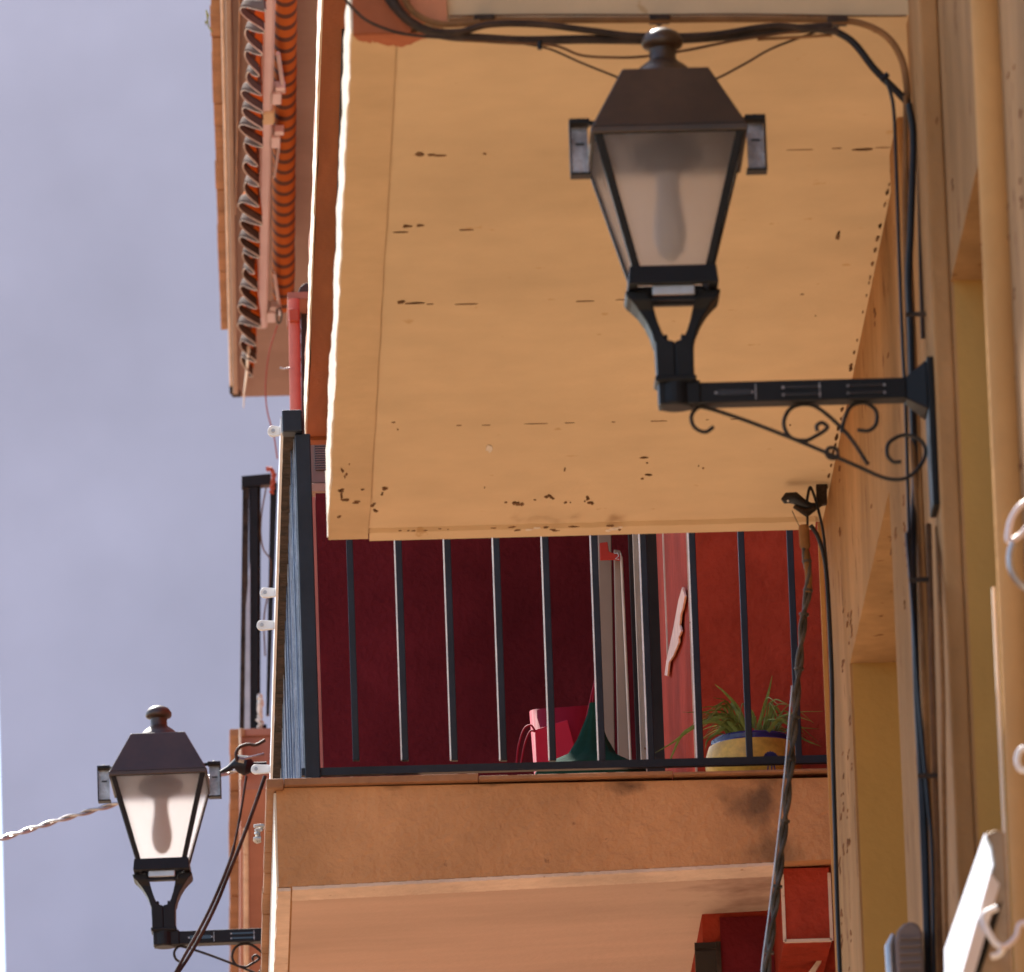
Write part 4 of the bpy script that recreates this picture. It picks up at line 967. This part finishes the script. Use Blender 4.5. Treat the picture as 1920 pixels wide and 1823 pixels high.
# cables near the small lantern
YT = 36.9
single('drop_cable', MB().tube(spline([PY(x, y, YT) for x, y in ((462, 1455), (452, 1520), (438, 1590), (425, 1630), (400, 1690), (378, 1735), (350, 1785), (325, 1830), (300, 1870))], 10), [.004]*20+[.0055]*61, 8),
       'cable_dark', 'left dark drop cable passing behind the small lantern arm', 'cable', 'drop cables beside the small lantern', smooth=True)
single('drop_cable', MB().tube(spline([PY(x, y, YT+.03) for x, y in ((497, 1455), (478, 1510), (456, 1570), (430, 1635), (408, 1690), (384, 1740), (355, 1792), (330, 1830), (308, 1870))], 10), .0062, 8),
       'cable_dark', 'thicker right drop cable slanting down from the slab corner', 'cable', 'drop cables beside the small lantern', smooth=True)
tw = twisted(MB(), dense([PY(x, y, 38.8) for x, y in ((-60, 1592), (0, 1574), (110, 1538), (215, 1508), (330, 1478), (420, 1450), (470, 1440))], .012), .0055, 2, .14, 7, .0054)
single('span_cable', tw, 'grey_metal', 'twisted pale aluminium cable spanning in from the left behind the small lantern', 'cable', smooth=True)
cn = thing('cable_connector', 'black tension clamp with hooks joining cables right of the small lantern', 'clamp', tuple(PY(455, 1455, 37.2)))
MB().tube([PY(x, y, 37.2) for x, y in ((412, 1448), (428, 1442), (436, 1436), (446, 1432), (462, 1436), (476, 1438), (500, 1436))], [.004, .010, .012, .030, .034, .016, .014], 12).build('body', 'cable_black', cn, smooth=True)
MB().tube(spline([PY(x, y, 37.15) for x, y in ((444, 1428), (443, 1412), (450, 1401), (465, 1396), (480, 1397), (497, 1388))], 8), .0055, 8).build('hook', 'cable_dark', cn, smooth=True)
MB().tube([PY(448, 1424, 37.1), PY(458, 1426, 37.1)], .010, 10).build('bolt', 'bright_metal', cn, smooth=True)
MB().tube([PY(458, 1423, 37.12), PY(495, 1414, 37.12)], .0045, 8).build('rod', 'bright_metal', cn, smooth=True)
kn = MB()
for i in range(5): kn.tube(spline([PY(484+jit(4), 1552+i*6+jit(3), 33)+Vector((jit(.008), jit(.01), 0)) for _ in range(4)], 4), .006, 6)
single('rope_knot', kn, 'rope_white', 'small knot of white rope at the tiled slab edge', 'rope', smooth=True)

# ============================================================ FOREGROUND THINGS AT THE RIGHT EDGE
YN = 20.6
mp_ = thing('metal_sign', 'tilted white edged metal panel jutting from the ochre wall, bottom right', 'panel', tuple(PY(1830, 1823, YN)))
pn0 = PY(1830, 1700, YN); nn_ = (-.90, -.16, .42)
MB().prism([PN(x, y, pn0, nn_) for x, y in ((1846, 1563), (1856, 1582), (1862, 1618), (1796, 1850), (1772, 1850), (1771, 1780))], (.02, .01, -.01)).build('edge', 'white_paint', mp_)
MB().prism([PY(x, y, YN+.003) for x, y in ((1848, 1562), (1870, 1556), (1885, 1560), (1900, 1850), (1800, 1850), (1863, 1620), (1858, 1585))], (0, .04, 0)).build('face', 'aged_steel', mp_, bevel=.004)
MB().prism([PY(x, y, YN-.004) for x, y in ((1868, 1700), (1880, 1690), (1850, 1790), (1830, 1850), (1808, 1850))], (0, .003, 0)).build('shadow_sheet', 'black_iron', mp_)  # black sheet laid on as a painted shadow
hk = thing('curved_handle', 'pale curved metal handle in front of the tilted panel', 'handle', tuple(PY(1860, 1790, YN-.1)))
MB().tube(spline([PY(x, y, YN-.08) for x, y in ((1870, 1702), (1850, 1712), (1844, 1722), (1852, 1745), (1866, 1768), (1880, 1778), (1872, 1790), (1858, 1794))], 8), .0062, 10).build('grip', 'white_paint', hk, smooth=True)
MB().tube(spline([PY(x, y, YN-.09) for x, y in ((1876, 1776), (1890, 1772), (1905, 1756), (1912, 1735), (1930, 1728))], 8), .0055, 10).build('stem', 'alu', hk, smooth=True)
rg_ = thing('iron_scroll', 'curled pale metal scroll at the right edge above the tilted panel', 'bracket', tuple(PY(1915, 1100, 21.0)))
MB().tube(spline([PY(x, y, 21.0) for x, y in ((1935, 935), (1912, 950), (1896, 975), (1890, 1005), (1893, 1015), (1912, 1005), (1930, 985))], 8), .0058, 10).build('upper_curl', 'alu', rg_, smooth=True)
MB().tube(spline([PY(x, y, 20.98) for x, y in ((1900, 1018), (1894, 1040), (1896, 1068), (1908, 1090), (1930, 1108))], 8), .0065, 10).build('lower_curl', 'grey_metal', rg_, smooth=True)
single('metal_ring', MB().tube(spline([PY(x, y, 20.9) for x, y in ((1930, 1402), (1914, 1406), (1907, 1425), (1914, 1443), (1935, 1446))], 8), .0058, 10), 'white_paint', 'small bright white ring at the right edge of the wall', 'ring', smooth=True)
# ribbed grey box on the wall cables
jb = thing('junction_box', 'grey ribbed plastic box with a rounded top on the wall, bottom edge', 'junction box', tuple(PY(1705, 1850, 23.33)))
n = 14; pts = []
for x, y in ((1683, 1860), (1678, 1765), (1682, 1745), (1694, 1732), (1708, 1727), (1722, 1733), (1730, 1748), (1736, 1860)): pts.append(PY(x, y, 23.33))
MB().prism(pts, (0, .08, 0)).build('casing', 'vent_grey', jb, bevel=.006)
rb_ = MB()
for i in range(7): rb_.prism([PY(1686, 1758+i*14, 23.323), PY(1728, 1756+i*14, 23.323), PY(1728, 1760+i*14, 23.323), PY(1686, 1762+i*14, 23.323)], (0, .006, 0))
rb_.build('ribs', 'vent_grey', jb, bevel=.001)
MB().tube([PY(1672, 1850, 23.35), PY(1668, 1775, 23.35), PY(1675, 1752, 23.35)], [.010, .010, .004], 10).build('side_tube', 'grey_metal', jb, smooth=True)
bpy.context.view_layer.update()
